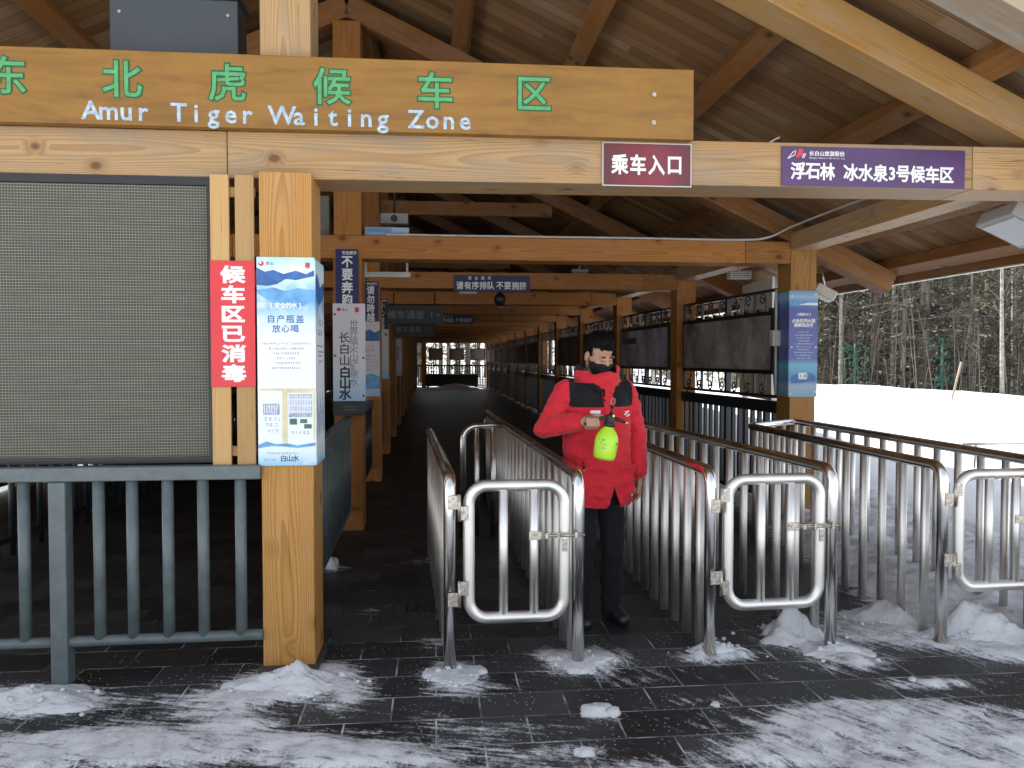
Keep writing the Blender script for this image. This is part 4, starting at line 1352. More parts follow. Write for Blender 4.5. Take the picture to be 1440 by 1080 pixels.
b = MB(); b.prism([(-0.119, .72), (0.119, .72), (0.119, .86), (0.05, .83), (0.0, .87), (-0.119, .84)], -0.003, -0.0003); b.build('lake_print', 'print_deep', o)
b = MB(); b.prism([(-0.119, .10), (0.119, .10), (0.119, .26), (0.0, .30), (-0.119, .25)], -0.003, -0.0003); b.build('lake_print', 'print_sky', o)
M['print_dimred'] = plain('dim_red_print', (0.35, 0.12, 0.10), 0.5)
scribble('small_print', [(-0.03, .65, .14, .03), (-0.02, .60, .16, .03)] + [(0, .53 - i * .045, .2, .02) for i in range(5)], 'print_dimred', o, -0.0003, 12)
o, bb = plate('water_panel', 'white panel on the third left post, mostly hidden behind the lake poster', 'poster', -1.005, -0.775, 1.27, 2.10, 13.53, 'panel_grad')
b = MB(); b.box((0.05, -0.003, .72), (0.09, -0.0003, .77)); b.build('seal', 'print_red', o)
o, bb = plate('water_panel', 'bluish panel on the fifth left post deep in the corridor', 'poster', -1.05, -0.80, 1.2, 2.1, 19.6, 'panel_grad')
lettering('lettering', column('白山水', -0.92, 1.85, 0.12, 0.12), 'letter_navy', o, y=19.599, w=0.03, base=bb)

# hanging navy signs on the cross beams
for k, (xa, xb, lab) in enumerate(((0.245, 1.250, 'nearest'), (-0.06, 0.945, 'second'))):
    y = YK[(1, 4)[k]] - 0.012
    o, bb = plate('queue_sign', 'wide navy sign with white characters on a cross beam, %s from the front' % lab, 'sign', xa, xb, 2.487, 2.70, y, 'navy', group='navy signs on the cross beams')
    lettering('lettering', row('请有序排队', xa + 0.285, 2.568, 0.108, 0.102) + row('不要拥挤', xb - 0.245, 2.568, 0.108, 0.102), 'letter_white', o, y=y - 0.001, w=0.024, base=bb, sx=0.9)
    lettering('lettering', row('安全提示', xa + 0.34, 2.665, 0.048, 0.085), 'letter_white', o, y=y - 0.001, w=0.02, base=bb)
    if k == 1:
        o.location.z -= 0.02
# dark hanging route displays
for k, (y, xa, xb, num, lab) in enumerate(((13.50, -0.835, 0.145, '1', 'front'), (16.50, -0.83, -0.02, '2', 'rear'))):
    o = thing('route_display', 'black hanging passage sign with dim grey characters, the %s one of two' % lab, 'hanging sign', ((xa + xb) / 2, y, 2.19 if k == 0 else 2.06), 0, 'black hanging passage signs')
    w = (xb - xa) / 2
    b = MB(); b.box((-w, 0, 0), (w, 0.10, 0.31), bevel=0.004); b.build('case', 'black', o)
    b = MB()
    for x in (-w * 0.7, w * 0.7): b.tube([(x, 0.05, 0.311), (x, 0.05, 0.52)], 0.010, 6)
    b.build('hanger', 'black', o)
    s = (xb - xa) / 0.98
    lettering('lettering', [(c, (-0.37 + i * 0.155) * s, 0.155, 0.15 * s) for i, c in enumerate('候车通道')] + [(num, 0.29 * s, 0.155, 0.15 * s), ('>', 0.40 * s, 0.15, 0.13 * s)], 'letter_grey', o, y=-0.002, w=0.012)

# poster round the nearest right post
pr = thing('post_poster', 'deep blue water poster wrapped round the nearest right post', 'poster', (3.577, 7.496, 1.232))
M['poster_blue'] = printed('blue_poster_print', [(0.0, (0.16, 0.34, 0.46)), (0.10, (0.30, 0.40, 0.52)), (0.16, (0.08, 0.22, 0.46)), (0.30, (0.14, 0.42, 0.56)), (0.36, (0.085, 0.115, 0.36)), (0.82, (0.085, 0.10, 0.34)), (0.87, (0.07, 0.21, 0.48)), (0.94, (0.30, 0.46, 0.62)), (1.0, (0.13, 0.30, 0.48))], 0.0, 1.035)
b = MB(); b.box((-0.145, -0.006, 0), (0.142, 0.001, 1.035)); b.build('front_sheet', 'poster_blue', pr)
b = MB(); b.box((-0.149, -0.006, 0), (-0.1455, 0.31, 1.03)); b.build('side_sheet', 'poster_blue', pr)
b = MB(); b.prism([(-0.143, .885), (-0.05, .885), (0.02, .90), (0.14, .885), (0.14, .92), (0.05, .925), (-0.02, .945), (-0.05, .935), (-0.08, .95), (-0.143, .94)], -0.0075, -0.0062); b.build('mountain_print', 'print_sky', pr)
b = MB(); b.prism([(-0.06, .895), (0.14, .892), (0.14, .918), (0.04, .918)], -0.0085, -0.0076); b.build('cloud_print', 'print_white', pr)
lettering('lettering', row('[健康的水]', 0, .805, 0.030, 0.026), 'letter_white', pr, y=-0.0065, w=0.02)
lettering('lettering', row('必备饮用水源', 0, .742, 0.040, 0.039), 'letter_white', pr, y=-0.0065, w=0.03)
lettering('lettering', row('健康我自守', 0.0, .700, 0.040, 0.039), 'letter_white', pr, y=-0.0065, w=0.03)
scribble('small_print', [(0, .63 - i * .028, .10 + .1 * ((i * 37) % 10) / 10, .014) for i in range(10)], 'print_white', pr, -0.0062, 4)
b = MB(); b.box((-0.045, -0.008, .175), (0.035, -0.0062, .235)); b.build('bottle_print', 'print_white', pr)
lettering('lettering', row('1.0', -0.005, .205, 0.045, 0.022), 'letter_black', pr, y=-0.0082, w=0.02)
b = MB(); b.prism([(-0.12, .13), (0.13, .15), (0.12, .21), (0.06, .24), (0.05, .17), (-0.05, .16), (-0.06, .23), (-0.12, .2)], -0.0075, -0.0062); b.build('splash_print', 'print_deep', pr)
b = MB()
for (x, z) in ((-0.12, .98), (0.12, 1.0), (-0.12, .485), (0.125, .485), (-0.125, .03), (0.125, .05)): b.tube([(x, -0.009, z), (x, -0.006, z)], 0.009, 10)
b.build('screw', 'print_white', pr)
S5 = Matrix.Translation((-0.149, 0.15, 0)) @ Matrix.Rotation(R(-90), 4, 'Z')
scribble('small_print', [(0, .74, .2, .03), (0, .70, .2, .03)] + [(0, .63 - i * .028, .12, .014) for i in range(10)], 'letter_grey', pr, -0.0005, 14, mat4=S5)

# ------------------------------------------------------------------ lamps, boxes, cables under the roof
def flood(label, p, rz, tilt=35, s=1.0):
    o = thing('flood_lamp', label, 'lamp', p, rz, 'pale box lamps under the eaves')
    m = Matrix.Rotation(R(tilt), 4, 'X')
    b = MB(); b.box((-0.19 * s, -0.13 * s, -0.05), (0.19 * s, 0.13 * s, 0.05), m, bevel=0.008); b.build('housing', 'white_plastic', o)
    b = MB(); b.box((-0.16 * s, -0.10 * s, -0.056), (0.16 * s, 0.10 * s, -0.0505), m); b.build('lens', 'print_white', o)
    b = MB(); b.tube([(0, 0.0, 0.05), (0, 0.03, 0.27)], 0.014, 8); b.build('bracket', 'fitting', o)
    return o
flood('large pale box lamp under the eaves at the right edge of the picture', (3.92, 5.05, 2.50), R(78), 28, 1.35)
flood('small pale box lamp on the rafter tail behind the nearest right post', (3.93, 7.78, 2.27), R(70), 30, 0.8)
for i, (x, y, z, lab) in enumerate(((1.99, 10.95, 2.80, 'left'), (3.14, 8.05, 2.47, 'right'))):
    o = thing('spot_lamp', 'small grey lamp box at the cross beams, the %s one of two' % lab, 'lamp', (x, y, z), 0, 'small grey lamp boxes at the beams')
    b = MB(); b.box((-0.11, -0.06, -0.04), (0.11, 0.06, 0.04), bevel=0.005); b.build('housing', 'white_plastic', o)
    b = MB()
    for q in range(4): b.box((-0.10, -0.066, -0.03 + q * 0.018), (0.10, -0.0605, -0.022 + q * 0.018))
    b.build('grille', 'black', o)
    b = MB(); b.tube([(0, 0, 0.04), (0, 0, 0.10)], 0.012, 8); b.build('bracket', 'fitting', o)
o = thing('tube_lamp', 'short white tube lamp below the second cross beam', 'lamp', (0.44, 10.70, 2.50))
b = MB(); b.tube([(-0.12, 0, 0), (0.12, 0, 0)], 0.028, 12); b.build('tube', 'white_plastic', o)
b = MB(); b.box((-0.13, -0.03, 0.026), (0.13, 0.03, 0.034)); b.build('base', 'fitting', o)
o = thing('dome_camera', 'black dome camera hanging below the second cross beam', 'camera', (0.87, 10.72, 2.40))
b = MB(); b.lathe([(0.001, -0.09), (0.05, -0.075), (0.075, -0.03), (0.08, 0.0), (0.085, 0.02), (0.06, 0.06), (0.03, 0.08), (0.03, 0.13)], None, 20); b.build('dome', 'black', o)
b = MB(); b.lathe([(0.06, -0.115), (0.066, -0.105), (0.066, -0.098)], None, 16); b.build('ring', 'fitting', o)

for i, (x0, x1, z0, z1, y, mt, nm, lab, ct) in enumerate((
        (-1.13, -0.985, 2.745, 3.135, 7.68, 'display_c', 'fuse_box', 'grey green fuse box beside the king post above the first cross beam', 'fuse box'),
        (-0.53, -0.26, 2.93, 3.03, 7.95, 'display_c', 'speaker_box', 'dim grey box hanging under the collar tie', 'box'),
        (-0.65, -0.24, 2.745, 2.84, 7.62, 'panel_grad', 'spare_poster', 'rolled pale blue poster lying on the first cross beam', 'poster'))):
    o = thing(nm, lab, ct, ((x0 + x1) / 2, y, z0))
    w = (x1 - x0) / 2
    b = MB(); b.box((-w, 0, 0), (w, 0.12, z1 - z0), bevel=0.006); b.build('body', mt if nm != 'fuse_box' else plain('grey_green_sheet', (0.17, 0.18, 0.14), 0.5), o)
    if nm == 'fuse_box':
        b = MB(); b.box((-0.03, -0.004, 0.08), (0.02, -0.0002, 0.09)); b.box((-0.03, -0.004, 0.10), (0.03, -0.0002, 0.11)); b.build('label', 'letter_grey', o)
    elif nm == 'speaker_box':
        b = MB(); b.tube([(0, -0.006, 0.05), (0, 0, 0.05)], 0.035, 16); b.build('cone', 'black', o)
        b = MB(); b.tube([(0, 0.06, z1 - z0), (0, 0.06, 0.60)], 0.01, 6); b.build('hanger', 'black', o)
    else:
        b = MB(); b.box((-w * 0.9, -0.004, 0.05), (w * 0.2, -0.0002, 0.085)); b.build('print', 'print_sky', o)
o = thing('conduit_tray', 'white cable trunking below the first cross beam at the left post', 'trunking', (-0.47, 7.9, 2.40))
b = MB(); b.box((-0.23, 0, 0.0), (0.23, 0.08, 0.05)); b.build('trunk', 'white_plastic', o)
b = MB()
for x in (-0.2, 0.2): b.box((x - 0.01, 0.03, 0.05), (x + 0.01, 0.05, 0.2))
b.build('hanger', 'white_plastic', o)
def cable(label, pts, r=0.008, mat='cable'):
    P0 = Vector(pts[0])
    P = [Vector(p) - P0 for p in pts]
    out = []
    for i in range(len(P) - 1):
        a, b_, c, d = P[max(i - 1, 0)], P[i], P[i + 1], P[min(i + 2, len(P) - 1)]
        for k in range(8):
            t = k / 8
            out.append(0.5 * ((2 * b_) + (c - a) * t + (2 * a - 5 * b_ + 4 * c - d) * t * t + (3 * b_ - a - 3 * c + d) * t ** 3))
    out.append(P[-1])
    b = MB(); b.tube(out, r, 8)
    o = b.build('cable', mat, None, P0)
    return tag(o, label, 'cable')
cable('pale cable running along the first cross beam and lifting to the rafter', [(-0.45, 7.49, 2.752), (0.6, 7.49, 2.750), (1.8, 7.49, 2.752), (2.9, 7.49, 2.750), (3.2, 7.46, 2.775), (3.38, 7.30, 2.86), (3.55, 6.6, 2.93), (3.52, 5.8, 2.90)], 0.010)
cable('thin white cable end sticking up from the lintel top', [(1.82, 4.30, 2.755), (1.85, 4.32, 2.80), (1.92, 4.34, 2.84)], 0.005, 'white_plastic')

# ------------------------------------------------------------------ forest
def trunk_rings(h, r, lean, rd, n=14, seg=10, flare=1.25):
    pts, rs = [], []
    ph = rd.uniform(0, 6)
    for i in range(n + 1):
        t = i / n
        z = h * t
        pts.append(Vector((lean[0] * z + 0.06 * math.sin(ph + 3 * t) * t, lean[1] * z + 0.06 * math.cos(ph * 1.3 + 4 * t) * t, z - (0.25 if i == 0 else 0))))
        rs.append(r * (1 - 0.86 * t) * (flare if i == 0 else 1))
    return pts, rs

def spray(b, p, d, L, w, rd, snow):
    """a bough: a few overlapping leaf sized needle tufts along a drooping line"""
    side = d.cross(Vector((0, 0, 1))).normalized()
    n = max(4, int(L * 9))
    for i in range(n):
        t = (i + rd.random()) / n
        q = p + d * (L * t) + Vector((0, 0, -0.28 * L * t * t + rd.uniform(-.05, .05)))
        for k in range(3):
            s = rd.choice((-1, 1))
            a = (side * s * rd.uniform(0.3, 1.0) + d * rd.uniform(0.2, 0.9) + Vector((0, 0, rd.uniform(-0.5, 0.15)))).normalized()
            l = w * rd.uniform(0.6, 1.3) * (1 - 0.45 * t)
            c = a.cross(Vector((rd.uniform(-.4, .4), rd.uniform(-.4, .4), 1))).normalized() * l * rd.uniform(0.10, 0.2)
            b.mi = 0
            b.poly([q - c * 0.5, q + a * l * 0.5 - c, q + a * l, q + a * l * 0.5 + c])
            if snow and rd.random() < 0.15:
                b.mi = 1
                u = Vector((0, 0, 0.025))
                b.poly([q - c * 0.7 + u, q + a * l * 0.45 - c * 1.3 + u, q + a * l * 0.75 + u, q + a * l * 0.45 + c * 1.3 + u])

def conifer_meshes(seed, h, r, z0, dens, wmax, dead=True):
    rd = random.Random(seed)
    pts, rs = trunk_rings(h, r, (rd.uniform(-.012, .012), rd.uniform(-.012, .012)), rd)
    b = MB(); b.tube(pts, rs, 10)
    for i in range(26):                       # dead snags low on the trunk
        z = rd.uniform(0.12, 0.62) * h * 0.7
        a = rd.uniform(0, 2 * math.pi)
        L = rd.uniform(0.4, 1.5)
        p = Vector((0, 0, z)); d = Vector((math.cos(a), math.sin(a), rd.uniform(-.25, .2)))
        b.tube([p, p + d * L * .5, p + d * L + Vector((0, 0, -.1))], [0.018, 0.011, 0.004], 4, cap=False)
    tm_ = b.mesh('trunk')
    b = MB()
    z = z0 * h
    while z < h * 0.985:
        t = (z - z0 * h) / (h * (1 - z0))
        Lm = wmax * (1 - t) ** 0.8 * (0.5 + 0.5 * min(1, t * 5 + .3)) + 0.25
        for k in range(rd.randint(3, 5)):
            a = rd.uniform(0, 2 * math.pi)
            if rd.random() < 0.18: continue
            d = Vector((math.cos(a), math.sin(a), rd.uniform(-0.25, 0.2)))
            zz = z + rd.uniform(-.2, .2)
            f = zz / h
            spray(b, Vector((0, 0, zz)), d.normalized(), Lm * rd.uniform(0.6, 1.1), 0.31, rd, True)
        z += dens * rd.uniform(0.7, 1.3)
    return tm_, b.mesh('crown')

def bare_meshes(seed, h, r, nb=34):
    rd = random.Random(seed)
    pts, rs = trunk_rings(h, r, (rd.uniform(-.03, .03), rd.uniform(-.02, .02)), rd, flare=1.1)
    b = MB(); b.tube(pts, rs, 8)
    tm_ = b.mesh('trunk')
    b = MB()
    for i in range(nb):
        f = rd.uniform(0.10, 0.97)
        k = f * (len(pts) - 1); j = int(k)
        p = pts[j].lerp(pts[min(j + 1, len(pts) - 1)], k - j)
        a = rd.uniform(0, 2 * math.pi)
        L = h * rd.uniform(0.06, 0.17) * (1.15 - 0.6 * f)
        d = Vector((math.cos(a), math.sin(a), rd.uniform(0.3, 1.0))).normalized()
        m = p + d * L * 0.5 + Vector((0, 0, -0.03 * L))
        e = p + d * L + Vector((0, 0, 0.08 * L))
        r0 = r * 0.26 * (1 - 0.6 * f)
        b.tube([p, m, e], [r0, r0 * 0.6, 0.004], 5, cap=False)
        for q in range(4):
            s = p.lerp(e, rd.uniform(0.35, 0.95))
            dd = (d + Vector((rd.uniform(-.9, .9), rd.uniform(-.9, .9), rd.uniform(-.2, .6)))).normalized()
            l2 = L * rd.uniform(0.25, 0.5)
            b.tube([s, s + dd * l2 * .5 + Vector((0, 0, -.02)), s + dd * l2], [0.007, 0.005, 0.003], 4, cap=False)
    return tm_, b.mesh('branches')

CON = [conifer_meshes(1, 17, 0.17, 0.12, 0.44, 2.0), conifer_meshes(2, 15, 0.14, 0.07, 0.40, 1.8), conifer_meshes(3, 19, 0.21, 0.20, 0.5, 2.2)]
SAP = [conifer_meshes(5, 5.0, 0.06, 0.10, 0.26, 1.15), conifer_meshes(6, 7.0, 0.08, 0.08, 0.30, 1.4)]
BAR = [bare_meshes(8, 13, 0.085), bare_meshes(9, 15, 0.15, 40), bare_meshes(10, 9, 0.06, 30)]
for me, mm in [(c[0], 'bark') for c in CON + SAP] + [(BAR[0][0], 'pale_bark'), (BAR[1][0], 'bark'), (BAR[2][0], 'pale_bark')]:
    me.materials.append(M[mm])
for c in CON + SAP:
    c[1].materials.append(M['needle' if c is not CON[1] else 'needle_b']); c[1].materials.append(M['bough_snow'])
for c in BAR:
    c[1].materials.append(M['twig'])

def hgt(x, y):
    return float(terrain(np.array([[x]]), np.array([[y]]))[0, 0])
def tree(kind, v, x, y, label, group, s=1.0, rz=None, rd=random):
    me = {'c': CON, 's': SAP, 'b': BAR}[kind][v]
    nm = {'c': 'conifer_tree', 's': 'young_conifer', 'b': 'bare_tree'}[kind]
    t = thing(nm, label, 'tree', (x, y, hgt(x, y) - 0.05), rd.uniform(0, 6.28) if rz is None else rz, group)
    t.scale = (s, s, s)
    for part, m in (('trunk', me[0]), ('crown' if kind != 'b' else 'branches', me[1])):
        o = bpy.data.objects.new(part, m); COL.objects.link(o); o.parent = t
    return t
# the trunks that can be told apart beyond the snow bank
def at_bearing(deg, dist):
    """ground point in the direction deg east of the corridor, seen from the entrance"""
    return (dist * math.sin(R(deg)), dist * math.cos(R(deg)))
NAMED = [('c', 2, 34.64, 27, 1.0, 'thick grey conifer trunk behind the leaning stick on the bank'),
         ('c', 0, 32.82, 25, 0.95, 'dark straight conifer left of the thick grey trunk'),
         ('c', 1, 29.88, 26, 0.9, 'dark conifer trunk beside the left green netting post'),
         ('b', 0, 37.07, 22, 0.62, 'pale slender bare birch near the right edge'),
         ('c', 0, 27.42, 29, 0.85, 'dark conifer standing just right of the blue poster post'),
         ('b', 1, 32.21, 31, 0.9, 'grey bare tree with upright branches beyond the bank'),
         ('b', 2, 27.86, 24, 1.0, 'thin pale bare sapling near the lamp on the rafter tail'),
         ('b', 2, 30.97, 25, 1.1, 'thin pale bare sapling between two dark conifers')]
used = []
for kd_, v, deg, dd, s, lab in NAMED:
    x, y = at_bearing(deg, dd)
    tree(kd_, v, x, y, lab, None, s)
    used.append((x, y))
rd = random.Random(21)
cnt = 0
LAB = {'c': ('tall snow dusted conifer in the dense forest beyond the snow bank', 'conifers of the forest'),
       's': ('young snow dusted conifer between the forest trunks', 'young conifers of the forest'),
       'b': ('bare grey leafless tree among the forest conifers', 'bare trees of the forest')}
tries = 0
while cnt < 150 and tries < 6000:
    tries += 1
    a = R(rd.uniform(4, 42)); d = 23 + 34 * rd.random() ** 1.2
    x, y = d * math.sin(a), d * math.cos(a)
    if x < 9.5 or (a < R(21) and rd.random() < 0.85) or any((x - p) ** 2 + (y - q) ** 2 < 1.1 for p, q in used): continue
    used.append((x, y))
    k = rd.choices('csb', (0.42, 0.42, 0.16))[0]
    v = rd.randrange({'c': 3, 's': 2, 'b': 3}[k])
    tree(k, v, x, y, LAB[k][0], LAB[k][1], rd.uniform(0.75, 1.15), None, rd)
    cnt += 1
# beyond the far end of the corridor
for i in range(46):
    x, y = rd.uniform(-5, 10), rd.uniform(50, 66)
    k = rd.choices('csb', (0.45, 0.45, 0.1))[0]
    tree(k, rd.randrange({'c': 3, 's': 2, 'b': 3}[k]), x, y, 'tree of the sunlit wood beyond the far end railing', 'trees beyond the far end', rd.uniform(0.7, 1.1), None, rd)
# the deep forest that reads as one mass
def mass(name, n, area, seed, label):
    rd = random.Random(seed)
    V, F, MI = [], [], []
    nv = 0
    src = []
    for me, off in [(CON[0], 0), (CON[1], 0), (CON[2], 0), (BAR[1], 2)]:
        arr = []
        for part, mi in ((me[0], 2), (me[1], 0)):
            vs = np.array([q.co[:] for q in part.vertices])
            fs = [tuple(p.vertices) for p in part.polygons]
            ms = [2 if mi == 2 or off == 2 else p.material_index for p in part.polygons]
            arr.append((vs, fs, ms))
        src.append(arr)
    for i in range(n):
        x, y = area(rd)
        s = rd.uniform(0.8, 1.25); a = rd.uniform(0, 6.28)
        z = hgt(x, y)
        c, sn = math.cos(a) * s, math.sin(a) * s
        for vs, fs, ms in src[rd.choices(range(4), (3, 3, 3, 3))[0]]:
            w = np.empty_like(vs)
            w[:, 0] = vs[:, 0] * c - vs[:, 1] * sn + x
            w[:, 1] = vs[:, 0] * sn + vs[:, 1] * c + y
            w[:, 2] = vs[:, 2] * s + z
            V.append(w)
            F += [tuple(q + nv for q in f) for f in fs]
            MI += ms
            nv += len(vs)
    me = bpy.data.meshes.new(name)
    me.from_pydata(np.concatenate(V).tolist(), [], F)
    me.polygons.foreach_set('material_index', MI)
    o = link(name, me, ['needle', 'bough_snow', 'bark'])
    return tag(o, label, 'forest', None, 'stuff')
def area_r(rd):
    a = R(rd.uniform(22, 48) if rd.random() < 0.88 else rd.uniform(-6, 22)); d = rd.uniform(57, 95)
    return max(d * math.sin(a), -14), d * math.cos(a)
mass('distant_forest', 210, area_r, 31, 'deep grey green forest closing the view behind the nearer trees')
# thicket of bare stems at the forest edge
b = MB()
rd = random.Random(5)
for i in range(520):
    a = R(rd.uniform(24, 41)); d = rd.uniform(21.5, 40)
    x, y = d * math.sin(a), d * math.cos(a)
    z = hgt(x, y)
    h = rd.uniform(0.8, 3.4)
    lx, ly = rd.uniform(-.2, .2), rd.uniform(-.2, .2)
    p = Vector((x, y, z - .1)); m = p + Vector((lx * h * .4, ly * h * .4, h * .55)); e = p + Vector((lx * h, ly * h, h))
    r = rd.uniform(0.006, 0.018)
    b.tube([p, m, e], [r, r * .7, .003], 4, cap=False)
    for q in range(3):
        s = p.lerp(e, rd.uniform(.3, .9))
        dd = Vector((rd.uniform(-1, 1), rd.uniform(-1, 1), rd.uniform(.1, .9))) * h * 0.16
        b.tube([s, s + dd], [r * .5, .002], 3, cap=False)
tag(b.build('thicket', 'twig'), 'thicket of bare grey stems along the forest edge', 'thicket', None, 'stuff')

# things in the snow on the right
st = thing('leaning_stick', 'thin pale wooden stick leaning in the snow bank', 'stick', (8.82, 13.0, 0.72))
b = MB(); b.tube([(0, 0, -0.1), (0.13, 0, 0.42), (0.235, 0, 0.83)], [0.016, 0.018, 0.020], 8); b.build('stick', plain('pale_dry_stick', (0.30, 0.24, 0.17), 0.8), st)
M['net_green'] = plain('green_netting', (0.018, 0.085, 0.06), 0.7, 0, 0.3, 20)
for i, (deg, d, h, lab) in enumerate(((28.73, 22, 1.15, 'left'), (33.81, 22.5, 1.35, 'right'))):
    x, y = at_bearing(deg, d)
    g = thing('netting_roll', 'green netting round a post behind the snow bank, the %s one of two' % lab, 'netting', (x, y, hgt(x, y)), 0, 'green netting posts behind the bank')
    b = MB(); b.tube([(0, 0, -0.1), (0, 0, h)], 0.03, 8); b.build('net_post', 'net_green', g)
    b = MB()
    rd2 = random.Random(i)
    for k in range(46):
        z = rd2.uniform(0.05, h); xx = rd2.uniform(-.35, .35)
        b.tube([(xx, rd2.uniform(-.05, .05), z), (xx + rd2.uniform(-.25, .25), rd2.uniform(-.05, .05), z + rd2.uniform(-.2, .2))], 0.012, 4)
    b.build('net', 'net_green', g)
rl = thing('snowed_in_rail', 'thin steel rail half buried in the snow beyond the barriers', 'rail', (7.2, 9.2, 0.2))
b = MB(); b.tube([(-0.75, 0, 0.36), (1.6, -0.35, 0.36)], 0.022, 10); b.build('rail', 'steel', rl)
for x in (-0.6, 0.5, 1.5):
    b = MB(); b.tube([(x, -0.02 - 0.15 * (x + .6), -0.2), (x, -0.02 - .15 * (x + .6), 0.35)], 0.02, 10); b.build('post', 'steel', rl)
ib = thing('info_board', 'pale blue and cream board standing in the snow behind the nearest scroll frame', 'board', (4.12, 10.0, 0.0), R(-95))
M['info_print'] = printed('info_board_print', [(0.0, (0.70, 0.66, 0.42)), (0.35, (0.60, 0.76, 0.74)), (0.6, (0.70, 0.82, 0.83)), (1.0, (0.84, 0.88, 0.88))], 1.1, 2.6)
b = MB(); b.box((-0.66, 0, 1.1), (0.66, 0.03, 2.6)); b.build('panel', 'info_print', ib)
for x in (-0.6, 0.6):
    b = MB(); b.box((x - 0.03, 0.031, -0.05), (x + 0.03, 0.09, 2.6)); b.build('leg', 'fitting', ib)

# ------------------------------------------------------------------ loose snow: heaps at the posts and lumps on the paving
def heap_mesh(seed, rx, ry, h, n=44):
    rd = random.Random(seed)
    xs = np.linspace(-1, 1, n)
    X, Y = np.meshgrid(xs, xs)
    rr = np.hypot(X, Y)
    ang = np.arctan2(Y, X)
    edge = 0.70 + 0.16 * np.sin(3 * ang + seed) + 0.5 * (fbm(X * 4 + seed, Y * 4 + 2 * seed, 4) - 0.45)
    f = np.clip(1 - rr / edge, 0, 1)
    nz = fbm(X * 3.1 + seed * 3.7, Y * 3.1 + seed, 5)
    Z = h * f ** 1.25 * (0.30 + 1.6 * nz) + 0.35 * h * f * (fbm(X * 9, Y * 9 + seed) - .5)
    Z = np.where(f > 0, Z, -0.02)
    V = np.stack([X * rx, Y * ry, Z], -1).reshape(-1, 3)
    i = np.arange(n * n).reshape(n, n)
    F = np.stack([i[:-1, :-1], i[:-1, 1:], i[1:, 1:], i[1:, :-1]], -1).reshape(-1, 4)
    keep = (Z.reshape(-1)[F] > -0.015).any(1)
    me = bpy.data.meshes.new('snow_heap')
    me.from_pydata(V.tolist(), [], F[keep].tolist())
    me.polygons.foreach_set('use_smooth', [True] * len(me.polygons))
    return me
def pz(x, y):
    return float(pave_z(np.array([[x]]), np.array([[y]]))[0, 0])
HE = [(1.2, 43.2, 1.9, 0.5, 0.30, 'low grey snow heap before the dark bench at the far end'),
      (-1.86, 3.86, 0.42, 0.20, 0.07, 'swept snow heap at the foot of the grey railing post'),
      (-0.70, 3.93, 0.34, 0.17, 0.10, 'swept snow heap against the foot of the front wooden post'),
      (0.10, 3.97, 0.20, 0.16, 0.022, 'thin snow heap round the hinge post of the left gate'),
      (0.76, 4.10, 0.22, 0.18, 0.028, 'thin snow heap round the latch post of the left gate'),
      (1.50, 4.16, 0.24, 0.12, 0.09, 'lumpy snow heap round the hinge post of the middle gate'),
      (2.02, 4.36, 0.26, 0.24, 0.16, 'rounded snow heap under the middle gate'),
      (2.18, 4.12, 0.24, 0.16, 0.045, 'snow heap round the latch post of the middle gate'),
      (3.12, 4.30, 0.42, 0.26, 0.16, 'broad snow heap under the rightmost gate'),
      (2.74, 4.60, 0.30, 0.34, 0.10, 'snow heap along the left rail of the far right pen')]
for i, (x, y, rx, ry, h, lab) in enumerate(HE):
    o = link('snow_heap', heap_mesh(i + 3, rx, ry, h), 'packed', None, (x, y, pz(x, y) - 0.004))
    tag(o, lab, 'snow heap', 'snow heaps at the barrier posts')
    rdh = random.Random(i + 40)
    b = MB()
    for q in range(int(70 * (rx + ry))):
        a_ = rdh.uniform(0, 6.28); rr_ = abs(rdh.gauss(0.45, 0.35))
        cx, cy = rr_ * rx * math.cos(a_), rr_ * ry * math.sin(a_)
        z_ = pz(x + cx, y + cy) - pz(x, y) + h * max(0, 1 - rr_ / 0.7) ** 1.25 * 0.8
        r_ = 0.004 + 0.014 * rdh.random() ** 2.5
        mt = Euler((rdh.uniform(0, 3), rdh.uniform(0, 3), rdh.uniform(0, 3))).to_matrix()
        b.ell((cx, cy, z_ + r_ * 0.4), (r_ * rdh.uniform(.7, 1.3), r_ * rdh.uniform(.7, 1.3), r_ * rdh.uniform(.6, 1)), mt, 6, 4)
    tag(b.build('crumbs', 'packed', o), None, None, None, 'stuff')
def lump(x, y, sx_, sy_, sz_, seed, lab):
    b = MB(); b.ell((0, 0, 0), (1, 1, 1), u=18, v=12)
    me = b.mesh('snow_lump')
    for v in me.vertices:
        k = 1 + 0.42 * (mnoise.noise(v.co * 1.5 + Vector((seed, 3, 1))) + 0.4 * mnoise.noise(v.co * 5 + Vector((seed, 9, 1))))
        v.co = Vector((v.co.x * sx_ * k, v.co.y * sy_ * k, max(v.co.z, -0.35) * sz_ * k))
    o = link('snow_lump', me, 'packed', None, (x, y, pz(x, y) + sz_ * 0.3))
    tag(o, lab, 'snow lump', 'loose lumps of snow on the paving')
lump(0.72, 3.49, 0.075, 0.05, 0.035, 1, 'white snow lump lying alone on the paving before the left gate')
lump(0.79, 3.47, 0.035, 0.03, 0.028, 2, 'small snow lump stuck to the right of the bigger lone one')
lump(0.60, 3.13, 0.045, 0.03, 0.02, 3, 'flat snow chip near the lower edge of the picture')
lump(3.33, 4.02, 0.075, 0.06, 0.05, 4, 'angular snow block on the heap under the rightmost gate')
lump(2.35, 3.70, 0.02, 0.016, 0.012, 5, 'tiny snow lump on bare paving before the rightmost gate')
lump(-0.80, 6.15, 0.06, 0.05, 0.07, 6, 'snow lump beside the left railing just behind the front post')
lump(1.28, 3.52, 0.02, 0.018, 0.014, 7, 'tiny snow lump on the paving left of the broom streaks')

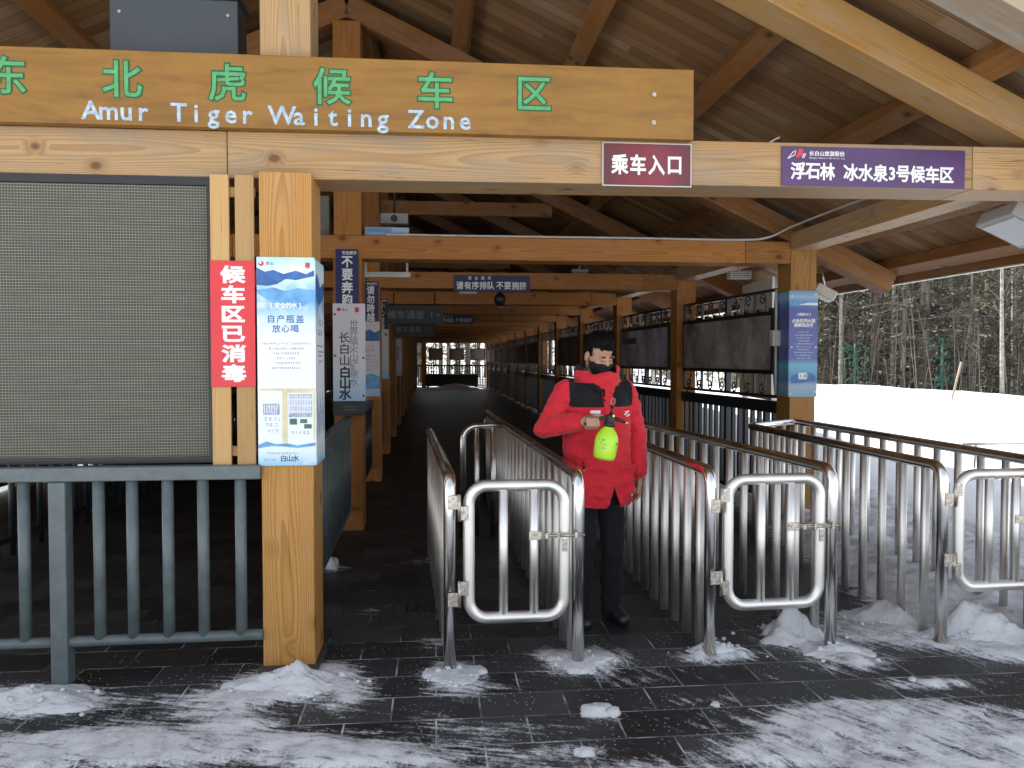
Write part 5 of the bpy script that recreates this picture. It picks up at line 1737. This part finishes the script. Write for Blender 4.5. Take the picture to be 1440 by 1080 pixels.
# ------------------------------------------------------------------ the man
PX, PY = 0.968, 4.75
TH = R(13)
fw = Vector((math.sin(TH), -math.cos(TH), 0))
lf = Vector((math.cos(TH), math.sin(TH), 0))
def tp(a, b, c):
    return lf * a + fw * b + Vector((0, 0, c))

def remeshed(b, name, voxel, smooth_it, wr=0.0, wscale=9.0, stretch=(1, 1, 1)):
    """fuse closed volumes into one continuous skin"""
    me = b.mesh(name)
    o = bpy.data.objects.new(name, me); COL.objects.link(o)
    md = o.modifiers.new('r', 'REMESH'); md.mode = 'VOXEL'; md.voxel_size = voxel; md.use_smooth_shade = True
    s = o.modifiers.new('s', 'SMOOTH'); s.factor = 0.5; s.iterations = smooth_it
    bpy.context.view_layer.update()
    dg = bpy.context.evaluated_depsgraph_get()
    out = bpy.data.meshes.new_from_object(o.evaluated_get(dg))
    bpy.data.objects.remove(o)
    if wr:
        nm = [v.normal.copy() for v in out.vertices]
        for v, n in zip(out.vertices, nm):
            q = Vector((v.co.x * stretch[0], v.co.y * stretch[1], v.co.z * stretch[2])) * wscale
            k = mnoise.noise(q) + 0.5 * mnoise.noise(q * 2.3)
            k = 0.7 * k - 1.5 * abs(mnoise.noise(q * 0.75 + Vector((5, 2, 7)))) - 0.7 * abs(mnoise.noise(q * 1.7 + Vector((1, 8, 3)))) + 0.5
            v.co += n * (k * wr)
    out.polygons.foreach_set('use_smooth', [True] * len(out.polygons))
    return out

def cut(me, drop):
    bm = bmesh.new(); bm.from_mesh(me)
    bmesh.ops.delete(bm, geom=[f for f in bm.faces if drop(f.calc_center_median())], context='FACES')
    bm.to_mesh(me); bm.free()
    return me

def ring(c, rx, ry, z, n=28, p=2.3, a=None, f=None):
    a, f = a or lf, f or fw
    out = []
    for k in range(n):
        t = 2 * math.pi * k / n
        x = math.copysign(abs(math.cos(t)) ** (2 / p), math.cos(t)) * rx
        y = math.copysign(abs(math.sin(t)) ** (2 / p), math.sin(t)) * ry
        out.append(Vector(c) + a * x + f * y + Vector((0, 0, z)))
    return out

man = thing('person', 'man in a red and black padded jacket and black mask holding a yellow green sprayer', 'person', (PX, PY, 0))

# joints (offsets from the base of the figure)
S_r, E_r, W_r = tp(-.185, .0, 1.405), Vector((-.312, -.050, 1.195)), Vector((-.160, -.225, 1.232))
S_l, E_l, W_l = tp(.185, .0, 1.405), Vector((.262, .055, 1.15)), Vector((.262, -.005, .925))
FR = Vector((-.085, -.285, 1.238))           # the right fist
# head axes: turned further to the viewer's right and bowed
HY, HP = R(24), R(23)
HO = tp(.0, .035, 1.632)
hm = Matrix.Translation(HO) @ Matrix.Rotation(HY, 4, 'Z') @ Matrix.Rotation(HP, 4, 'X')   # local: x = his left, -y = forward
def hp(a, f, c):
    return hm @ Vector((a, -f, c))
hrot = hm.to_3x3()

def head_volumes(b, g=0.0, face=True, nose=True, ears=True):
    b.ell(hp(0, -.012, .034), (.076 + g, .096 + g, .086 + g), hrot)
    if face:
        b.ell(hp(0, .026, -.030), (.066 + g, .070 + g, .086 + g), hrot)
        b.ell(hp(0, .036, -.086), (.047 + g, .050 + g, .036 + g), hrot)
        for s in (-1, 1):
            b.ell(hp(s * .036, .062, -.034), (.030 + g, .026 + g, .028 + g), hrot)
    if nose:
        b.cap(hp(0, .090, .004), hp(0, .112, -.038), .0085 + g, .0135 + g)
        for s in (-1, 1):
            b.ell(hp(s * .012, .098, -.042), (.009 + g, .010 + g, .008 + g), hrot)
    if ears:
        for s in (-1, 1):
            b.ell(hp(s * .077, -.008, -.018), (.010, .020, .032), hrot)

b = MB()
head_volumes(b)
for s in (-1, 1):
    b.ell(hp(s * .031, .083, .014), (.026, .013, .008), hrot)          # brow ridge
    b.ell(hp(s * .032, .080, -.006), (.016, .011, .009), hrot)         # lowered lid
    b.cap(hp(s * .014, .090, -.058), hp(s * .004, .097, -.060), .007, .008)
b.cap(hp(0, -.02, -.06), tp(0, -.01, 1.42), .056, .062)
b.loft([ring((0, 0, 0), rx, ry, z) for z, rx, ry in ((.86, .14, .10), (.95, .155, .105), (1.08, .14, .10), (1.22, .155, .11), (1.34, .165, .11), (1.42, .13, .085), (1.46, .06, .05))])
for S, E, W in ((S_r, E_r, W_r), (S_l, E_l, W_l)):
    b.cap(S, E, .048, .040); b.cap(E, W, .038, .027)
for s in (-1, 1):
    hip, kn, an = tp(s * .085, 0, .88), tp(s * .095, .03, .49), tp(s * .10, -.01, .09)
    b.cap(hip, kn, .078, .052); b.cap(kn, an, .05, .032)
    b.cap(an, tp(s * .115, .10, .040), .030, .022)
# right hand: a fist round the sprayer's grip (grip runs along X)
b.ell(FR + Vector((-.012, .018, .004)), (.043, .024, .038))
b.cap(W_r, FR + Vector((-.03, .025, .004)), .026, .027)
for j in range(4):
    x = FR.x + .030 - .0205 * j
    k = 1.0 - 0.06 * abs(j - 1)
    q = [Vector((x, FR.y + .012, FR.z + .030)), Vector((x + .003, FR.y - .030 * k, FR.z + .024)), Vector((x + .004, FR.y - .040 * k, FR.z - .012)), Vector((x, FR.y - .014, FR.z - .030))]
    for u in range(3):
        b.cap(q[u], q[u + 1], (.0108, .0102, .0095)[u], (.0102, .0095, .0085)[u])
q = [FR + Vector((.0, .022, .028)), FR + Vector((.034, .006, .044)), FR + Vector((.064, -.004, .040))]
b.cap(q[0], q[1], .0135, .0115); b.cap(q[1], q[2], .0115, .009)
# left hand: hanging, fingers softly curled
LP = W_l + Vector((-.002, -.01, -.055))
b.cap(W_l, LP, .025, .024)
b.ell(LP + Vector((0, 0, -.022)), (.022, .040, .045))
for j in range(4):
    oy = -.030 + .019 * j
    L = (.036, .041, .038, .030)[j]
    p0 = LP + Vector((.002, oy, -.055)); p1 = p0 + Vector((-.004, -.004, -L)); p2 = p1 + Vector((-.018, -.004, -L * .62)); p3 = p2 + Vector((-.018, -.002, -L * .3))
    b.cap(p0, p1, .0102, .0095); b.cap(p1, p2, .0095, .0088); b.cap(p2, p3, .0088, .008)
b.cap(LP + Vector((-.004, -.036, -.005)), LP + Vector((-.014, -.056, -.045)), .0125, .0105)
b.cap(LP + Vector((-.014, -.056, -.045)), LP + Vector((-.022, -.058, -.074)), .0105, .0085)
body = link('body', remeshed(b, 'body', .0042, 3), 'skin', man)

# facial features that show above the mask, laid on the skin
from mathutils.bvhtree import BVHTree
_bm = bmesh.new(); _bm.from_mesh(body.data); skin = BVHTree.FromBMesh(_bm); _bm.free()
def on_skin(a, f, c, off):
    p = hp(a, f, c)
    q, n, i, d = skin.find_nearest(p)
    return q + n * off
for s in (-1, 1):
    b = MB()
    b.tube([on_skin(s * x, .10, z, .0008) for x, z in ((.013, .0135), (.022, .0175), (.031, .019), (.040, .017), (.048, .012))], [.0022, .0036, .0038, .003, .0015], 8)
    b.build('eyebrow', 'hair', man)
    b = MB()
    b.tube([on_skin(s * x, .10, z, .0002) for x, z in ((.019, -.0085), (.026, -.0112), (.033, -.0118), (.040, -.0105), (.046, -.008))], [.0008, .0019, .0021, .0018, .0008], 8)
    b.build('eyelash', 'hair', man)

# hair: short, dense, standing up on top
b = MB()
b.ell(hp(0, -.014, .040), (.083, .103, .095), hrot)
b.ell(hp(0, .02, .085), (.066, .066, .050), hrot)
hairm = remeshed(b, 'hair', .005, 1)
hinv = hm.inverted()
def hairdrop(p):
    q = hinv @ p
    a, f, c = q.x, -q.y, q.z
    line = .052 + .012 * mnoise.noise(Vector((a * 60, f * 40, 0))) if f > .03 else (.052 - (.03 - f) * 1.5)
    line = max(line, -.075)
    if abs(a) > .055 and -.03 < f < .03: line = min(line, -.005)
    return c < line
cut(hairm, hairdrop)
for v in hairm.vertices:
    v.co += v.normal * (.004 * mnoise.noise(v.co * 130) + .003 * mnoise.noise(v.co * 50))
ho = link('hair', hairm, 'hair', man)
b = MB()
rd = random.Random(4)
vs = list(hairm.vertices)
for i in range(1500):
    v = rd.choice(vs)
    q = hinv @ v.co
    n = (v.normal + (hrot @ Vector((rd.uniform(-.4, .4), -.45 + rd.uniform(-.3, .3), .45)))).normalized()
    L = rd.uniform(.008, .020) * (1.0 if q.z > .04 else .45)
    t_ = n.cross(Vector((rd.uniform(-1, 1), rd.uniform(-1, 1), rd.uniform(-1, 1)))).normalized() * .0016
    p = v.co - n * .003
    b.poly([p - t_, p + t_, p + n * L])
b.build('hair_tuft', 'hair', ho)

# face mask with ear loops
b = MB()
head_volumes(b, .0065, True, True, False)
b.cap(hp(0, .095, -.045), hp(0, .088, -.095), .024, .03)
mk = remeshed(b, 'face_mask', .0045, 3)
cut(mk, lambda p: (lambda q: q.z > -.026 - .25 * max(0, .06 + q.y) or q.z < -.135 or -q.y < .012)(hinv @ p))
mo = link('face_mask', mk, 'mask', man)
for s in (-1, 1):
    b = MB()
    b.tube([hp(s * .071, .015, -.040), hp(s * .077, .0, -.018), hp(s * .081, -.014, .012), hp(s * .083, -.024, -.006)], .0016, 6)
    b.tube([hp(s * .062, .015, -.095), hp(s * .074, -.004, -.06), hp(s * .084, -.026, -.02)], .0016, 6)
    b.build('ear_loop', 'mask', mo)

# jacket
b = MB()
b.loft([ring(tuple(fw * o), rx, ry, z, p=2.5) for z, rx, ry, o in (
    (.725, .208, .150, .012), (.80, .212, .158, .012), (.92, .208, .155, .010), (1.02, .202, .150, .008), (1.12, .200, .148, .006), (1.22, .204, .150, .004),
    (1.32, .206, .146, .0), (1.38, .198, .132, -.004), (1.425, .172, .112, -.006), (1.465, .135, .10, -.004), (1.49, .10, .09, .0))])
for S, E, W, rr in ((S_r, E_r, W_r, (.078, .070, .053)), (S_l, E_l, W_l, (.078, .066, .054))):
    b.cap(S, E, rr[0], rr[1]); b.cap(E, W, rr[1], rr[2])
    b.cap(W - (W - E).normalized() * .03, W + (W - E).normalized() * .004, rr[2] + .002, rr[2] - .004)
# collar: thick standing ring, open and folded at the front
def collar_ring(r, h, z, thick, front):
    pts = []
    for k in range(40):
        t = 2 * math.pi * k / 40
        f = math.sin(t)
        rr = r * (1 + .12 * max(0, f))
        pts.append(tp(rr * math.cos(t), .012 + rr * 1.02 * f, z - front * max(0, f) + .010 * math.sin(5 * t)))
    return pts
for (r, z, th, fr_z) in ((.112, 1.475, .026, .010), (.113, 1.505, .024, .022), (.114, 1.535, .020, .040), (.112, 1.556, .013, .055)):
    b.tube(collar_ring(r, 0, z, th, fr_z), th, 10, closed=True)
b.cap(tp(.035, .135, 1.44), tp(.075, .115, 1.505), .022, .018)      # loose collar ends
b.cap(tp(-.035, .132, 1.43), tp(-.07, .118, 1.49), .022, .018)
# placket and pockets
b.box((-.030, .0, .74), (.030, .012, 1.44), Matrix((lf, fw, (0, 0, 1))).transposed().to_4x4() @ Matrix.Translation((.012, .150, 0)))
for s in (-1, 1):
    b.box((s * .115 - .070, .0, .80), (s * .115 + .070, .016, .94), Matrix((lf, fw, (0, 0, 1))).transposed().to_4x4() @ Matrix.Translation((0, .138, 0)))
    b.box((s * .115 - .076, .0, .93), (s * .115 + .076, .022, .975), Matrix((lf, fw, (0, 0, 1))).transposed().to_4x4() @ Matrix.Translation((0, .138, 0)))
jm = remeshed(b, 'jacket', .0062, 4, wr=.014, wscale=9.0, stretch=(1, 1, 1.7))
def lz(p):
    return lf.dot(p), fw.dot(p), p.z
def slit(p):
    a, f, z = lz(p)
    return f > .0 and z < .845 and abs(a - .045) < (.845 - z) * .36
cut(jm, slit)
jm.materials.append(M['red_cloth']); jm.materials.append(M['black_cloth'])
for p in jm.polygons:
    a, f, z = lz(p.center)
    out_l = abs(a)
    blk = False
    collar = (math.hypot(a, f - .012) < .158 and z > 1.462) or (f > .085 and z > 1.405 + .62 * abs(a - .01) + .008 * mnoise.noise(p.center * 40))
    if not collar and z > 1.318 + .03 * max(0, out_l - .1) and out_l < .205 - .10 * max(0, z - 1.40):
        blk = True
    if f > .05 and abs(a - .012) < .032:
        blk = False
    if collar and z > 1.50 and (Vector((a, f - .012)).dot(Vector((p.normal.dot(lf), p.normal.dot(fw)))) < -0.02):
        blk = True                                              # dark lining inside the collar
    if collar and z > 1.532 and a < .02 and f < .10:
        blk = True
    p.material_index = 1 if blk else 0
jk = link('jacket', jm, None, man)
jf = Matrix((lf, -fw, (0, 0, 1))).transposed().to_4x4()         # x = his left, -y = forward
b = MB(); b.box((-.112, -.176, 1.284), (-.052, -.160, 1.302), jf); b.build('name_tag', 'print_white', jk)
b = MB()
for k, (dx, dz) in enumerate(((0, 0), (.006, .014), (.012, .004), (.020, .016), (.026, -.004), (.014, -.010))):
    b.box((.108 + dx, -.168, 1.272 + dz), (.116 + dx, -.160, 1.280 + dz), jf)
b.build('chest_emblem', 'letter_white', jk)
b = MB(); b.tube([tp(-.150, .158, 1.005), tp(-.150, .162, .962)], .0065, 8); b.build('zip_pull', 'black', jk)
b = MB(); b.tube([tp(-.150, .162, .9615), tp(-.150, .162, .950)], .005, 8); b.build('zip_tip', 'brass', jk)

# trousers and shoes
b = MB()
b.loft([ring((0, 0, 0), rx, ry, z) for z, rx, ry in ((.74, .165, .115), (.86, .175, .125), (1.0, .165, .115))])
for s in (-1, 1):
    hip, kn, an = tp(s * .085, .0, .86), tp(s * .098, .03, .49), tp(s * .105, -.005, .065)
    b.cap(hip, kn, .098, .074); b.cap(kn, an, .074, .064)
link('trousers', remeshed(b, 'trousers', .0075, 4, wr=.008, wscale=11), 'trouser', man)
for s in (-1, 1):
    b = MB()
    b.cap(tp(s * .105, -.045, .046), tp(s * .122, .13, .040), .044, .040)
    b.cap(tp(s * .105, -.02, .06), tp(s * .105, .0, .12), .050, .048)
    b.cap(tp(s * .105, .0, .085), tp(s * .118, .10, .052), .046, .040)
    sm_ = remeshed(b, 'shoe', .006, 3)
    for v in sm_.vertices:
        v.co.z = max(v.co.z, .004)
    link('shoe', sm_, 'black', man)

# ------------------------------------------------------------------ the pressure sprayer in his hand
BX, BY, BZ = PX - .024, PY - .335, 1.035
sp = thing('pressure_sprayer', 'yellow green pump sprayer bottle with black head and brass nozzle, held by the man', 'sprayer', (BX, BY, BZ))
tl = Matrix.Rotation(R(9), 4, 'Y')
b = MB()
b.lathe([(.001, .002), (.046, .0), (.058, .006), (.0625, .020), (.0655, .060), (.0665, .095), (.0640, .120), (.056, .145), (.043, .165), (.031, .178), (.026, .186), (.025, .194)], tl, 32)
b.build('bottle', 'bottle', sp)
b = MB()
b.lathe([(.0265, .186), (.030, .188), (.031, .196), (.030, .212), (.026, .216), (.025, .228), (.022, .240), (.020, .252), (.012, .258), (.011, .262)], tl, 24)
for k in range(18):
    a = 2 * math.pi * k / 18
    b.box((.0295, -.0016, .190), (.0325, .0016, .211), tl @ Matrix.Rotation(a, 4, 'Z'))
b.build('collar_nut', 'black', sp)
b = MB()
b.box((-.020, -.017, .218), (.026, .017, .254), tl, bevel=.005)
b.tube([tl @ Vector((.022, 0, .238)), tl @ Vector((.060, -.004, .232)), tl @ Vector((.088, -.008, .226))], [.0115, .0095, .0085], 12)
b.build('spray_head', 'black', sp)
b = MB(); b.tube([tl @ Vector((.0885, -.008, .226)), tl @ Vector((.098, -.009, .2235)), tl @ Vector((.108, -.010, .2215))], [.0085, .0075, .003], 12); b.build('nozzle', 'brass', sp)
g0 = tl @ Vector((-.018, 0, .242))
gm = FR + Vector((PX, PY, 0)) - Vector((BX, BY, BZ)) + Vector((0, -.010, 0))
b = MB(); b.tube([g0, (g0 + gm) / 2 + Vector((0, 0, .004)), gm, gm + Vector((-.045, .004, -.004))], [.010, .0095, .0095, .008], 10); b.build('grip', 'black', sp)
b = MB(); b.tube([tl @ Vector((.0, 0, .262)), tl @ Vector((0, 0, .300))], .0075, 12); b.lathe([(.008, .300), (.020, .302), (.021, .307), (.008, .310)], tl, 18); b.build('pump_rod', 'black', sp)
b = MB(); b.tube([tl @ Vector((.016 * math.cos(t) * .7, 0, .330 + .021 * math.sin(t))) for t in [2 * math.pi * k / 20 for k in range(20)]], .0042, 8, closed=True); b.build('pump_loop', 'print_dimred', sp)
b = MB(); b.tube([tl @ Vector((.012, -.018, .252)), tl @ Vector((.012, -.024, .252))], .006, 10); b.build('valve_button', 'brass', sp)
# printed warnings on the bottle's shoulder
b = MB()
rd = random.Random(3)
def on_bottle(ang, z, r=.0672):
    return tl @ Vector((r * math.sin(ang), -r * math.cos(ang), z))
for (a0, a1, za, zb, n) in ((-.95, -.25, .060, .118, 26), (.62, .98, .045, .085, 6)):
    for k in range(n):
        a = rd.uniform(a0, a1); z = rd.uniform(za, zb)
        b.poly([on_bottle(a, z), on_bottle(a + .07, z), on_bottle(a + .07, z + .0035), on_bottle(a, z + .0035)])
b.poly([on_bottle(.68, .094), on_bottle(1.0, .094), on_bottle(1.0, .104), on_bottle(.68, .104)])
b.build('print', 'print_green', sp)
